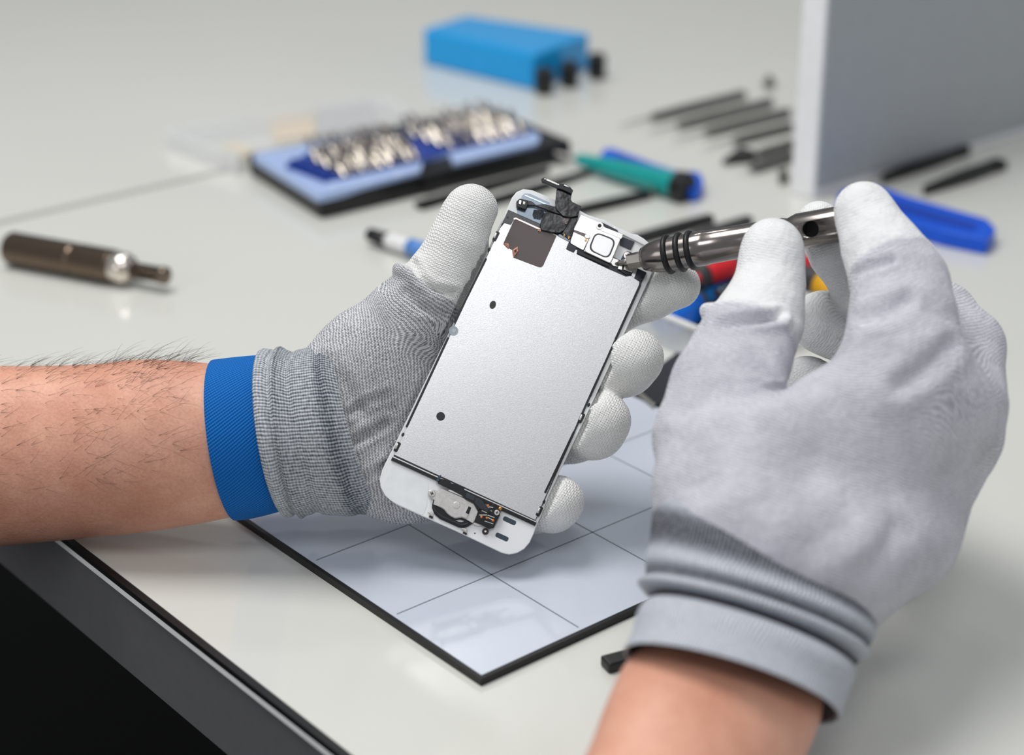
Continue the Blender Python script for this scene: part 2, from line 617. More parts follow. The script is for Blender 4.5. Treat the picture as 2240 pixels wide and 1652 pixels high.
# front camera flex
flex = pprism(za([(1065, 300), (1300, 385), (1285, 470), (1300, 510), (1450, 580), (1418, 668), (1400, 735), (1280, 760), (1160, 740), (1060, 640), (1045, 590), (1040, 515), (1050, 430)]), 1.2, 2.2).build('ribbon_cable', m_tape, phone, bevel=0.0002)
cn = pprism(za([(818, 150), (868, 128), (1135, 240), (1185, 238), (1262, 268), (1320, 332), (1300, 392), (1140, 318), (1060, 300), (830, 205)]), 2.2, 3.6).build('connector', m_blackp, flex, bevel=0.0002)
for i in range(13):
    f_ = i / 12
    x0, y0 = 905 + f_ * 160, 150 + f_ * 70
    q = pprism(za([(x0, y0), (x0 + 7, y0 + 3), (x0 + 3, y0 + 28), (x0 - 4, y0 + 25)]), 3.6, 3.9)
    if i == 0:
        gp = G()
    gp.add(q.v, q.f)
gp.build('contact_row', m_steel, flex)
for q in ([(870, 140), (900, 148), (892, 170), (864, 162)], [(1080, 225), (1108, 235), (1100, 258), (1072, 248)], [(1180, 240), (1262, 270), (1258, 292), (1175, 262)]):
    pprism(za(q), 3.6, 4.1).build('solder_pad', m_steel, flex, bevel=0.0001)
arm = pprism(za([(590, 485), (680, 510), (740, 562), (880, 545), (1060, 600), (1190, 640), (1180, 740), (1010, 680), (830, 612), (700, 572), (600, 566)]), 0.4, 1.5).build('ribbon_cable', m_tape, phone, bevel=0.0002)
cm_ = pprism(za([(430, 505), (478, 462), (605, 488), (612, 562), (572, 637), (432, 592)]), -0.5, 1.8).build('camera_module', m_blackp, phone, bevel=0.0002)
pprism(za([(478, 482), (512, 492), (500, 560), (462, 540)]), 1.8, 2.1).build('metal_tab', m_steel, cm_, bevel=0.0001)
pprism(za([(536, 505), (574, 512), (566, 560), (530, 555)]), 1.8, 2.1).build('metal_tab', m_steel, cm_, bevel=0.0001)
tp = pprism(za([(900, 655), (1170, 735), (1290, 750), (1270, 830), (1180, 965), (1110, 1005), (980, 998), (820, 960), (795, 890), (830, 760)]), 0.4, 1.2).build('tape', m_tape, phone, bevel=0.0003)
pprism(za([(1130, 770), (1270, 765), (1220, 870), (1160, 850)]), 1.2, 1.5).build('wrinkle', M('tape_crease', (120, 112, 110), 0.2, metal=0.4, var=0.5, vscale=600, bump=0.001, bscale=700), tp, bevel=0.0002)
pprism(za([(1290, 745), (1405, 725), (1385, 800), (1340, 890), (1312, 1050), (1262, 1110), (1140, 1020), (1210, 900)]), 0.1, 1.0).build('ribbon_cable', m_tape, phone, bevel=0.0002)
for (x, y) in ((1185, 1040), (1258, 1075)):
    pprism(za(strip((x, y - 20), (x - 12, y + 18), 14)), 1.0, 1.3).build('gold_contact', m_gold, phone)
pprism(za([(1100, 1020), (1280, 1105), (1262, 1140), (1085, 1050)]), 0.0, 0.5).build('bracket_edge', M('grey_edge', (132, 136, 140), 0.3, metal=0.6), phone)

# earpiece bracket
br = pprism(rounded(zb([(335, 238), (620, 355), (700, 395), (770, 470), (1100, 598), (1082, 668), (1050, 690), (880, 1130), (390, 905), (500, 650), (430, 600), (205, 520)]), 1.5), -0.4, 0.9).build('earpiece_bracket', m_steel, phone, bevel=0.00015)
pprism(rounded(zb([(205, 545), (400, 635), (440, 600), (510, 640), (480, 690), (380, 890), (300, 850), (150, 765), (148, 720)]), 1.5), -0.4, 0.7).build('contact_plate', m_steel, phone, bevel=0.00015)
pprism(zb([(210, 520), (420, 600), (402, 640), (205, 552)]), 0.7, 1.0).build('bracket_shadow_gap', M('gap_brown', (120, 110, 106), 0.5), br)
pprism(zb([(402, 640), (425, 600), (505, 630), (490, 670), (440, 680)]), 0.9, 1.3).build('spring_tab', m_steel, br, bevel=0.0001)
pprism(zb([(410, 690), (450, 690), (440, 720), (405, 712)]), 0.9, 1.2).build('gold_contact', m_gold, br)
sq = rounded(zb([(600, 492), (1062, 672), (872, 1128), (398, 905)]), 6)
spk = pprism(sq, 0.9, 1.5).build('speaker', m_steel, phone, bevel=0.0002)
pprism(rounded(zb([(600, 550), (980, 700), (840, 1055), (460, 880)]), 15, 8), 1.5, 1.56).build('speaker_ring', M('ring_dark', (58, 58, 62), 0.35), spk)
pprism(rounded(zb([(615, 580), (950, 715), (825, 1028), (500, 872)]), 13, 8), 1.5, 1.85).build('speaker_pad', M('speaker_pad', (246, 246, 246), 0.3, metal=0.3), spk, bevel=0.0002)
sc = pprism(disc(*zb([(675, 443)])[0], 8.2), 0.9, 1.2).build('bracket_eye', m_steel, br, bevel=0.0001)
pprism(disc(*zb([(675, 443)])[0], 4.2), 1.2, 1.28).build('eye_hole', M('eye_dark', (40, 34, 32), 0.5), br)
pprism(rounded(zb([(650, 378), (720, 385), (1000, 525), (1010, 560), (930, 545), (760, 455), (740, 440), (700, 390)]), 1.5), -0.4, 0.5).build('top_slot', m_mid, phone)
pprism(rounded(zb([(1100, 650), (1310, 735), (1238, 885), (1035, 795), (1050, 690)]), 1.5), -0.7, -0.3).build('foam_pad', M('foam', (62, 66, 74), 0.7), phone)
pprism(rounded(zb([(1105, 1060), (1055, 1055), (1120, 930), (1180, 905), (1260, 930), (1255, 1000)]), 2), -0.7, -0.4).build('screw_seat', m_navy, phone)


def screw(x, y, r, z, parent, mat=None):
    s = pprism(disc(x, y, r), z, z + 0.5).build('screw', mat or m_steel, parent, bevel=0.00012)
    gq = G()
    for an in (20, 110):
        a = math.radians(an)
        q = pprism(strip((x - r * .55 * math.cos(a), y - r * .55 * math.sin(a)), (x + r * .55 * math.cos(a), y + r * .55 * math.sin(a)), r * 0.26), z + 0.5, z + 0.56)
        gq.add(q.v, q.f)
    gq.build('cross_slot', M('slot_brown', (52, 40, 36), 0.5), s)
    return s


screw(*zb([(1175, 985)])[0], 8.0, -0.4, phone, M('pale_screw', (240, 232, 228), 0.25, metal=0.6))
pprism(disc(*zb([(950, 1110)])[0], 7.8), 0.3, 0.7).build('bracket_eye', m_steel, phone, bevel=0.0001)
pprism(rounded(zb([(900, 1020), (1020, 1060), (1010, 1190), (900, 1165)]), 2), -0.4, 0.3).build('contact_plate', m_steel, phone, bevel=0.0001)
pprism(zb([(380, 930), (860, 1140), (840, 1195), (260, 945), (270, 880)]), -0.2, 0.4).build('foam_strip', m_blackp, phone, bevel=0.0001)
pprism(zb([(120, 760), (270, 840), (205, 925), (75, 865)]), 0.0, 0.6).build('foam_block', m_mid, phone, bevel=0.0001)
vb = pprism(rounded(zb([(1010, 1165), (1060, 1150), (1290, 1215), (1260, 1330), (1150, 1330), (1000, 1230)]), 2), 0.1, 0.4).build('vibration_contact', m_blackp, phone, bevel=0.0001)
pprism(rounded(zb([(1020, 1160), (1090, 1160), (1080, 1245), (1000, 1225)]), 1), 0.4, 1.1).build('metal_tab', m_steel, vb, bevel=0.0001)
pprism(rounded(zb([(1120, 1160), (1295, 1220), (1260, 1290), (1110, 1235)]), 1), 0.4, 1.2).build('metal_tab', m_steel, vb, bevel=0.0001)
pprism(zb([(1300, 1195), (1360, 1215), (1300, 1390), (1250, 1340)]), 0.1, 0.3).build('contact_plate', m_shield, phone)

# home button group
gk = pprism(zd([(300, 640), (262, 760), (258, 840), (310, 970), (430, 1085), (850, 1275), (950, 1296), (1060, 1265), (1180, 1190), (1060, 1080), (700, 900), (500, 750)]), -0.7, 0.1).build('button_gasket', m_blackp, phone, bevel=0.0002)
pprism(zd([(300, 790), (280, 850), (330, 950), (450, 1055), (860, 1235), (950, 1250), (1050, 1225), (1120, 1175), (1080, 1160), (1000, 1195), (900, 1190), (500, 1010), (380, 920)]), 0.1, 0.5).build('gasket_lip', M('gasket_sheen', (38, 38, 42), 0.3), gk, bevel=0.0002)
pprism(zd([(790, 1120), (900, 1108), (985, 1140), (930, 1160), (860, 1155)]), 0.1, 0.16).build('button_gap', M('gap_light', (190, 194, 196), 0.4), gk)
hb = pprism(rounded(zd([(165, 520), (180, 455), (240, 425), (310, 432), (345, 460), (410, 470), (462, 392), (960, 610), (1200, 742), (1303, 922), (1222, 1130), (1172, 1185), (1030, 1100), (930, 1060), (860, 1070), (780, 1082), (680, 1032), (600, 970), (530, 880), (420, 815), (288, 760), (312, 662), (255, 625), (180, 585)]), 1.0), 0.0, 0.9).build('home_button_bracket', m_nickel, phone, bevel=0.0002)
pprism(rounded(zd([(540, 560), (1145, 832), (1040, 1085), (930, 1045), (860, 1055), (780, 1068), (690, 1020), (610, 960), (545, 870), (420, 800)]), [3, 2, 1, 1, 1, 1, 1, 1, 1, 2]), 0.9, 1.25).build('raised_plate', m_nickel, hb, bevel=0.00015)
pprism(disc(*zd([(812, 776)])[0], 7.6), 1.25, 1.5).build('rivet', m_steel, hb, bevel=0.0002)
pprism(disc(*zd([(808, 778)])[0], 5.6), 1.5, 1.56).build('rivet_face', m_nickel, hb)
pprism(zd([(1085, 800), (1146, 832), (1085, 992), (1016, 952)]), 1.25, 1.3).build('bracket_slot', m_blackp, hb)
pprism(zd([(1016, 952), (1085, 992), (1075, 1008), (1012, 968)]), 1.25, 1.45).build('bracket_tab', m_steel, hb)
screw(*zd([(258, 512)])[0], 7.6, 0.9, phone, m_nickel)
rf = pprism(rounded(zd([(390, 250), (470, 178), (660, 238), (690, 280), (955, 345), (985, 395), (1000, 470), (1035, 485), (1240, 588), (1372, 640), (1560, 880), (1610, 920), (1560, 965), (1340, 866), (1295, 905), (1205, 735), (1020, 640), (955, 565), (690, 425), (480, 330), (395, 290)]), 0.8), 0.9, 1.9).build('ribbon_cable', m_blackp, phone, bevel=0.00025)
pprism(zd([(400, 130), (450, 90), (470, 100), (420, 230), (370, 245), (350, 225)]), 0.9, 2.6).build('cable_stub', m_navy, rf, bevel=0.0001)
pprism(zd([(1040, 490), (1230, 580), (1205, 690), (1015, 600)]), 1.9, 2.1).build('cable_step', M('cable_face', (44, 52, 60), 0.4), rf, bevel=0.0001)
pprism(zd([(1240, 590), (1370, 650), (1540, 880), (1520, 920), (1340, 850), (1220, 720)]), 1.9, 2.0).build('cable_step', M('cable_face2', (36, 42, 50), 0.42), rf, bevel=0.0001)
pprism(zd([(620, 430), (720, 425), (940, 540), (945, 590), (640, 460)]), 0.9, 1.3).build('button_spring', m_steel, phone, bevel=0.0001)
cb = pprism(rounded(zd([(1300, 900), (1345, 860), (1480, 905), (1640, 760), (1760, 830), (1810, 890), (1790, 1010), (1655, 1290), (1560, 1312), (1400, 1232), (1220, 1132)]), 1.0), -0.2, 1.3).build('button_connector', m_blackp, phone, bevel=0.0002)
for (x, y, r) in ((1375, 1042, 28), (1497, 1062, 26), (1638, 1122, 28), (1525, 785, 26)):
    pprism(disc(*zd([(x, y)])[0], r / 10.3, 14), 1.3, 1.6).build('copper_dot', m_orange, cb, bevel=0.0001)
for a, b, wd in (((1510, 1000), (1670, 1060), 1.4), ((1445, 1135), (1640, 1200), 1.2), ((1330, 1000), (1500, 1000), 2.0), ((1380, 900), (1500, 950), 1.6), ((1570, 820), (1640, 830), 2.0), ((1560, 900), (1610, 920), 3.0), ((1510, 1050), (1640, 1120), 1.5)):
    pprism(strip(zd([a])[0], zd([b])[0], wd), 1.3, 1.5).build('solder_joint', m_steel, cb)
pprism(disc(*zd([(1800, 850)])[0], 4.0), 0.5, 1.6).build('gold_contact', m_gold, cb, bevel=0.0002)
screw(*zd([(1725, 945)])[0], 6.0, 1.3, phone, m_nickel)
ey = pprism(disc(*zd([(1465, 1370)])[0], 7.2), -0.7, 0.0).build('screw_eye', M('eye_brown', (42, 26, 22), 0.4), phone, bevel=0.0001)
pprism(disc(*zd([(1465, 1370)])[0], 2.4), 0.0, 0.06).build('eye_hole', m_bezel, ey)
pprism(rounded(zd([(1190, 1165), (1320, 1200), (1400, 1190), (1380, 1240), (1290, 1250), (1200, 1215)]), 1), -0.5, 0.3).build('spring_tab', m_nickel, phone, bevel=0.0001)
for (x, y) in ((235, 990), (1000, 1360)):
    c_ = pprism(zd([(x - 30, y + 10), (x + 50, y + 50), (x + 30, y + 95), (x - 50, y + 50)]), -0.7, 0.2).build('clip', M('clip_dark', (48, 40, 36), 0.4), phone)
    pprism(zd([(x - 70, y - 70), (x + 5, y - 60), (x + 60, y - 20), (x + 50, y + 50), (x - 30, y + 12), (x - 30, y - 25), (x - 75, y - 40)]), 0.2, 1.0).build('clip_spring', m_nickel, c_, bevel=0.0002)
for (x, y) in ((1650, 893), (1557, 1092)):
    (cx_, cy_), = zc([(x, y)])
    dx, dy = 10.5 * math.cos(math.radians(24)), 10.5 * math.sin(math.radians(24))
    pprism(rounded(strip((cx_ - dx - 4, cy_ - dy - 2), (cx_ + dx + 4, cy_ + dy + 2), 10.5), 5.5, 7), -0.7, -0.66).build('pill_slot', m_navy, phone)
for (x, y) in ((590, 750), (1225, 1046)):
    pprism(disc(*zc([(x, y)])[0], 1.7, 10), -0.7, -0.66).build('pin_hole', m_blackp, phone)

# ------------------------------------------------------------------ screwdriver in the hand
DA = ph(1346, 577, 0.8)
DB = U(1905, 478, 0.654)
dax = (DB - DA) / np.linalg.norm(DB - DA)
DL = float(np.linalg.norm(DB - DA))
m_gun = M('gunmetal', (138, 132, 128), 0.2, metal=1.0, var=0.06, vscale=300)
m_gun2 = M('gunmetal_bit', (150, 145, 140), 0.28, metal=1.0, var=0.08)
m_rub = M('black_rubber', (18, 19, 21), 0.45)


def da(t):
    return DA + dax * t


def mmx(x):
    """distance along the driver for a pixel column"""
    q = [DA + dax * DL * k / 400 for k in range(401)]
    best = min(q, key=lambda p: abs(CX + F * np.dot(p - C0, RT) / np.dot(p - C0, FW) - x))
    return float(np.linalg.norm(best - DA))


drv = thing('precision_screwdriver', 'gunmetal precision screwdriver with three rubber rings, gripped by the gloved fingers', 'screwdriver', da(DL * 0.5))
x1, x2, x3, x4 = mmx(1375), mmx(1405), mmx(1456), mmx(1520)
G().lathe(da(0), DB, [(0.0, 0.0004), (0.002, 0.0009), (x1 * 0.7, 0.0011), (x1, 0.0016)], 16).build('bit_tip', m_gun2, drv, smooth=True)
G().lathe(da(0), DB, [(x1 - 0.0006, 0.0016), (x1, 0.0029), (x2 + 0.001, 0.0031)], 6).build('hex_shank', m_gun2, drv)
R = 0.0064
body = [(x2, 0.0034), (x2 + 0.0004, 0.0042)]
for k in range(1, 7):
    f_ = k / 6
    body.append((x2 + (x3 - x2) * f_, 0.0042 + (R - 0.0042) * math.sin(f_ * math.pi / 2)))
body += [(x4, R), (mmx(1545), R), (mmx(1547), R * 0.965), (mmx(1628), R * 0.95), (mmx(1715), R * 0.9), (mmx(1728), R * 0.82), (mmx(1735), R * 0.9), (mmx(1748), R), (DL - 0.003, R), (DL - 0.0008, R * 0.93), (DL, R * 0.7)]
bd = G().lathe(da(0), DB, body, 40).build('barrel', m_gun, drv, smooth=True)
for xx in (1463, 1489, 1513):
    tt = mmx(xx)
    gq = G()
    e1 = np.cross(dax, ZU)
    e1 /= np.linalg.norm(e1)
    e2 = np.cross(dax, e1)
    n1, n2 = 40, 10
    v, f = [], []
    for i in range(n1):
        a = 2 * math.pi * i / n1
        rd = e1 * math.cos(a) + e2 * math.sin(a)
        for j in range(n2):
            b_ = 2 * math.pi * j / n2
            v.append(da(tt) + rd * (R * 0.99 + 0.0011 * math.cos(b_)) + dax * 0.0011 * math.sin(b_))
    for i in range(n1):
        for j in range(n2):
            i2, j2 = (i + 1) % n1, (j + 1) % n2
            f.append((i * n2 + j, i2 * n2 + j, i2 * n2 + j2, i * n2 + j2))
    gq.add(v, f)
    gq.build('rubber_ring', m_rub, drv, smooth=True)
# cross hole through the rear end
hc = da(mmx(1782))
tc = (C0 - hc)
tc -= dax * np.dot(tc, dax)
tc /= np.linalg.norm(tc)
sdn = np.cross(dax, tc)
ho = hc + tc * (R - 0.0006) + sdn * 0.0003
cutter = G().lathe(hc - tc * 0.0005, hc + tc * 0.02, [(0, 0.0029), (0.02, 0.0029)], 28).build('cutter', m_rub)
md = bd.modifiers.new('hole', 'BOOLEAN')
md.object = cutter
md.operation = 'DIFFERENCE'
bpy.context.view_layer.update()
me2 = bpy.data.meshes.new_from_object(bd.evaluated_get(bpy.context.evaluated_depsgraph_get()))
bd.modifiers.clear()
bd.data = me2
bpy.data.objects.remove(cutter)
G().lathe(hc - tc * 0.0004, hc + tc, [(0, 0.0029), (0.0004, 0.0029)], 24).build('cross_hole', M('hole_black', (10, 10, 11), 0.5), drv)
# ------------------------------------------------------------------ person: forearms, gloves, strap
def cs(x, y, off):
    """camera-space point (x right, y up, z towards camera) for pixel + depth offset in mm"""
    d = D0 + off * 0.001
    return np.array([(x - CX) * d / F, -(y - CY) * d / F, -d])


def w2c(P):
    Q = np.atleast_2d(P) - C0
    return np.stack([Q @ RT, Q @ UP, -(Q @ FW)], -1)


def c2w(Q):
    return C0 + Q[:, :1] * RT + Q[:, 1:2] * UP - Q[:, 2:3] * FW


class Chain:
    """string of round cones; pts = (x, y, depth offset mm, radius px[, coat])"""

    def __init__(self, pts, axis=None, zs=1.0, k=0.002, group=0, anchor=0):
        self.anchor = anchor
        self.p = [cs(*q[:3]) for q in pts]
        self.r = [q[3] * (D0 + q[2] * .001) / F for q in pts]
        self.c = [q[4] if len(q) > 4 else 0.0 for q in pts]
        self.zs, self.k, self.group = zs, k, group
        a = np.array(axis if axis is not None else (pts[-1][0] - pts[0][0], pts[-1][1] - pts[0][1]), float)
        a /= np.linalg.norm(a)
        self.ax = np.array([a[0], -a[1], 0])
        self.pv = np.array([a[1], a[0], 0])

    def eval(self, X, want=False):
        """signed distance (and coat value) at points X"""
        best, coat = None, None
        for i in range(len(self.p) - 1):
            a, b = self.p[i], self.p[i + 1]
            ab = b - a
            t = np.clip(((X - a) @ ab) / max(np.dot(ab, ab), 1e-12), 0, 1)
            q = X - a - t[..., None] * ab
            if self.zs != 1.0:
                q = q * np.array([1, 1, self.zs])
            d = np.sqrt((q * q).sum(-1)) - (self.r[i] + t * (self.r[i + 1] - self.r[i]))
            c = self.c[i] + t * (self.c[i + 1] - self.c[i])
            if best is None:
                best, coat = d, c
            else:
                coat = np.where(d < best, c, coat)
                h = np.clip(0.5 + 0.5 * (best - d) / self.k, 0, 1)
                best = best * (1 - h) + d * h - self.k * h * (1 - h)
        return (best, coat) if want else best

    def bounds(self, m):
        P, r = np.array(self.p), np.array(self.r)[:, None] / min(1.0, self.zs)
        return (P - r).min(0) - m, (P + r).max(0) + m


class Welt:
    """rolled ridge of yarn round a finger"""

    def __init__(self, x, y, off, rpx, tpx, axis, coat=0.0, tilt=0.0):
        d = D0 + off * .001
        self.c = cs(x, y, off)
        self.R, self.t = rpx * d / F, tpx * d / F
        a = np.array([axis[0], -axis[1], tilt])
        self.n = a / np.linalg.norm(a)
        self.coat = coat
        self.k, self.group = 0.0025, 0

    def eval(self, X, want=False):
        q = X - self.c
        h = q @ self.n
        rad = np.sqrt(np.maximum((q * q).sum(-1) - h * h, 0))
        return np.sqrt((rad - self.R) ** 2 + h * h) - self.t

    def bounds(self, m):
        r = self.R + self.t
        return self.c - r - m, self.c + r + m


def surface_nets(Fd, org, h):
    nx, ny, nz = Fd.shape
    s = Fd < 0
    cnt = np.zeros((nx - 1, ny - 1, nz - 1), np.int8)
    offs = [(i, j, k) for i in (0, 1) for j in (0, 1) for k in (0, 1)]
    for i, j, k in offs:
        cnt += s[i:nx - 1 + i, j:ny - 1 + j, k:nz - 1 + k]
    act = (cnt > 0) & (cnt < 8)
    idx = -np.ones(act.shape, np.int64)
    A = np.argwhere(act)
    idx[act] = np.arange(len(A))
    acc = np.zeros((len(A), 3))
    n = np.zeros(len(A))
    for a in offs:
        for ax in range(3):
            if a[ax]:
                continue
            b = list(a)
            b[ax] = 1
            fa = Fd[A[:, 0] + a[0], A[:, 1] + a[1], A[:, 2] + a[2]]
            fb = Fd[A[:, 0] + b[0], A[:, 1] + b[1], A[:, 2] + b[2]]
            m = (fa < 0) != (fb < 0)
            t = np.where(m, fa / np.where(m, fa - fb, 1), 0)
            p = np.tile(np.array(a, float), (len(A), 1))
            p[:, ax] += t
            acc[m] += p[m]
            n[m] += 1
    V = org + h * (A + acc / n[:, None])
    faces = []
    for ax in range(3):
        u, v = (ax + 1) % 3, (ax + 2) % 3
        sl0 = [slice(None)] * 3
        sl1 = [slice(None)] * 3
        sl0[ax], sl1[ax] = slice(0, -1), slice(1, None)
        ch = s[tuple(sl0)] != s[tuple(sl1)]
        E = np.argwhere(ch)
        ok = (E[:, u] > 0) & (E[:, v] > 0) & (E[:, u] < Fd.shape[u] - 1) & (E[:, v] < Fd.shape[v] - 1)
        E = E[ok]
        ins = s[tuple(E.T)]
        c = []
        for du, dv in ((-1, -1), (0, -1), (0, 0), (-1, 0)):
            Q = E.copy()
            Q[:, u] += du
            Q[:, v] += dv
            c.append(idx[tuple(Q.T)])
        q = np.stack(c, 1)
        q[~ins] = q[~ins][:, ::-1]
        faces.append(q)
    return V, np.concatenate(faces)


def sculpt(prims, cuts=(), h=0.0011, base=0, grooves=(), soft=0.0012):
    """grow one skin round the chains; cuts are signed distances that press into it"""
    lo = np.min([p.bounds(0.006)[0] for p in prims], 0)
    hi = np.max([p.bounds(0.006)[1] for p in prims], 0)
    n = np.ceil((hi - lo) / h).astype(int) + 1
    gs = [lo[i] + h * np.arange(n[i]) for i in range(3)]
    D = np.full(tuple(n), 0.05, np.float32)
    for p in prims:
        a, b = p.bounds(0.014)
        i0 = np.maximum(((a - lo) / h).astype(int), 0)
        i1 = np.minimum(((b - lo) / h).astype(int) + 2, n)
        X = np.stack(np.meshgrid(*[gs[i][i0[i]:i1[i]] for i in range(3)], indexing='ij'), -1)
        d = p.eval(X)
        sl = tuple(slice(i0[i], i1[i]) for i in range(3))
        old = D[sl]
        kk = p.k
        hh = np.clip(0.5 + 0.5 * (old - d) / kk, 0, 1)
        D[sl] = old * (1 - hh) + d * hh - kk * hh * (1 - hh)
    for cut in cuts:
        X = np.stack(np.meshgrid(*gs, indexing='ij'), -1)
        D = np.maximum(D, -cut(X))
    V, Fc = surface_nets(D, lo, h)
    # relax the net a little
    e = np.concatenate([Fc[:, [0, 1]], Fc[:, [1, 2]], Fc[:, [2, 3]], Fc[:, [3, 0]]])
    for _ in range(2):
        s = np.zeros_like(V)
        c = np.zeros(len(V))
        np.add.at(s, e[:, 0], V[e[:, 1]])
        np.add.at(s, e[:, 1], V[e[:, 0]])
        np.add.at(c, e[:, 0], 1)
        np.add.at(c, e[:, 1], 1)
        V = V * 0.5 + 0.5 * s / c[:, None]
    # press soft creases into the yarn where the glove folds
    if grooves:
        fn = np.cross(V[Fc[:, 2]] - V[Fc[:, 0]], V[Fc[:, 3]] - V[Fc[:, 1]])
        vn = np.zeros_like(V)
        for c4 in range(4):
            np.add.at(vn, Fc[:, c4], fn)
        vn /= np.linalg.norm(vn, axis=1)[:, None] + 1e-12
        pxy = np.stack([CX + F * V[:, 0] / -V[:, 2], CY - F * V[:, 1] / -V[:, 2]], -1)
        for line, wd_, dp in grooves:
            best = np.full(len(V), 1e9)
            for (a_, b_) in zip(line[:-1], line[1:]):
                a_, b_ = np.array(a_, float), np.array(b_, float)
                t_ = np.clip(((pxy - a_) @ (b_ - a_)) / np.dot(b_ - a_, b_ - a_), 0, 1)
                best = np.minimum(best, np.linalg.norm(pxy - a_ - t_[:, None] * (b_ - a_), axis=1))
            am = dp * (np.exp(-(best / wd_) ** 2) - 0.45 * np.exp(-((best - 2.0 * wd_) / wd_) ** 2))
            V = V - vn * (am * np.clip(vn[:, 2] * 2 - 0.2, 0, 1))[:, None]
    # attributes from the nearest chain
    bd = np.full(len(V), 9.0)
    coat = np.zeros(len(V))
    uv = np.zeros((len(V), 3))
    wsum = np.zeros(len(V))
    ref = [p for p in prims if not isinstance(p, Welt)][base]
    for p in prims:
        if isinstance(p, Welt):
            continue
        d, c = p.eval(V, True)
        m = d < bd
        bd = np.where(m, d, bd)
        coat = np.where(m, c, coat)
        root = p.p[p.anchor]
        u_ = (V - root) @ p.ax + root @ ref.ax
        v_ = (V - root) @ p.pv + root @ ref.pv
        wq = np.exp(-np.clip(d, -0.01, 0.05) / soft)
        uv += np.stack([u_ * 1000, v_ * 1000, V[:, 2] * 1000], -1) * wq[:, None]
        wsum += wq
    uv /= wsum[:, None]
    # soften the coat boundary
    for _ in range(6):
        s = np.zeros(len(V))
        c = np.zeros(len(V))
        np.add.at(s, e[:, 0], coat[e[:, 1]])
        np.add.at(s, e[:, 1], coat[e[:, 0]])
        np.add.at(c, e[:, 0], 1)
        np.add.at(c, e[:, 1], 1)
        coat = coat * 0.5 + 0.5 * s / c
    return V, Fc, coat, uv


def slab_cut(X):
    """the phone screen's body pressed into the left glove"""
    q = X.reshape(-1, 3)
    W = c2w(q) - PO
    x, y, z = W @ PX, W @ PY, W @ PN
    cxm, cym = PHC
    d = np.maximum(np.maximum(np.abs(x - cxm) - PHH[0], np.abs(y - cym) - PHH[1]), np.maximum(-z - 0.0034, z - 0.006))
    return d.reshape(X.shape[:-1])


_o = np.array([[np.dot(ph(x, y, -1) - PO, PX), np.dot(ph(x, y, -1) - PO, PY)] for x, y in OUT])
PHC = (_o.max(0) + _o.min(0)) / 2
PHH = (_o.max(0) - _o.min(0)) / 2 + 0.0008


def drv_cut(X):
    q = X.reshape(-1, 3)
    A, B = w2c(DA)[0], w2c(DB)[0]
    ax = (B - A) / np.linalg.norm(B - A)
    t = (q - A) @ ax
    r = np.linalg.norm(q - A - t[:, None] * ax, axis=1)
    d = np.maximum(r - 0.0074, np.maximum(-t, t - DL - 0.0015))
    return d.reshape(X.shape[:-1])


m_knitL = knit_mat('grey_knit_glove', (230, 231, 234), (52, 58, 66), (240, 240, 237), period=1.15, col=1.05, bump=0.0005, contrast=0.66, blotch=0.35, cbump=1.0)
m_knitR = knit_mat('pale_knit_glove', (222, 221, 228), (140, 140, 151), (240, 240, 240), period=1.0, col=0.9, contrast=0.7, bump=0.00026, speck=0.1, fold=0.0022, blotch=0.6)

t = NT('forearm_skin')
p_ = t.pos()
blot = t.noise(45.0, 4.0, 0.6, p_)
fine = t.noise(900.0, 3.0, 0.6, p_)
vein = t.rng(t.noise(28.0, 1.0, 0.4, p_), 0.55, 0.72)
cc = t.mix(t.rng(blot, 0.3, 0.7), lin((210, 148, 122)), lin((232, 176, 150)))
cc = t.mix(t.math('MULTIPLY', t.rng(fine, 0.4, 0.7), 0.25), cc, lin((170, 104, 84)))
cc = t.mix(t.math('MULTIPLY', vein, 0.2), cc, lin((160, 118, 108)))
t.l(cc, t.b.inputs['Base Color'])
t.b.inputs['Roughness'].default_value = 0.5
t.b.inputs['Subsurface Weight'].default_value = 0.12
t.b.inputs['Subsurface Radius'].default_value = (0.006, 0.002, 0.001)
t.b.inputs['Subsurface Scale'].default_value = 0.6
t.l(t.bump(fine, 0.00025, 0.6, t.bump(blot, 0.001, 0.5)), t.b.inputs['Normal'])
m_skin = t.m
m_hair = M('dark_arm_hair', (70, 50, 40), 0.5)


def loft_rings(rows, nseg=64, sub=6):
    """rows: (x1,y1, x2,y2, depth offset mm, depth ratio, shift x, shift y, scale) -> list of rings, interpolated"""
    rows = [tuple(r) + (0,) * (9 - len(r)) for r in rows]
    R = np.array([list(r[:8]) for r in rows], float)
    n = len(R)
    fine = []
    for i in range(n - 1):
        p0, p1, p2, p3 = R[max(i - 1, 0)], R[i], R[i + 1], R[min(i + 2, n - 1)]
        for k in range(sub):
            t = k / sub
            fine.append(0.5 * (2 * p1 + (p2 - p0) * t + (2 * p0 - 5 * p1 + 4 * p2 - p3) * t * t + (3 * p1 - p0 - 3 * p2 + p3) * t ** 3))
    fine.append(R[-1])
    rings = []
    for x1, y1, x2, y2, off, ratio, sx, sy in fine:
        d = D0 + off * .001
        P1, P2 = U(x1, y1, d), U(x2, y2, d)
        c, a = (P1 + P2) / 2, (P1 - P2) / 2
        vd = c - C0
        vd = vd / np.linalg.norm(vd)
        b = -vd * np.linalg.norm(a) * ratio + (RT * sx - UP * sy) * d / F
        rings.append(np.array([c + a * math.cos(th) + b * math.sin(th) for th in np.linspace(0, 2 * math.pi, nseg, endpoint=False)]))
    return rings


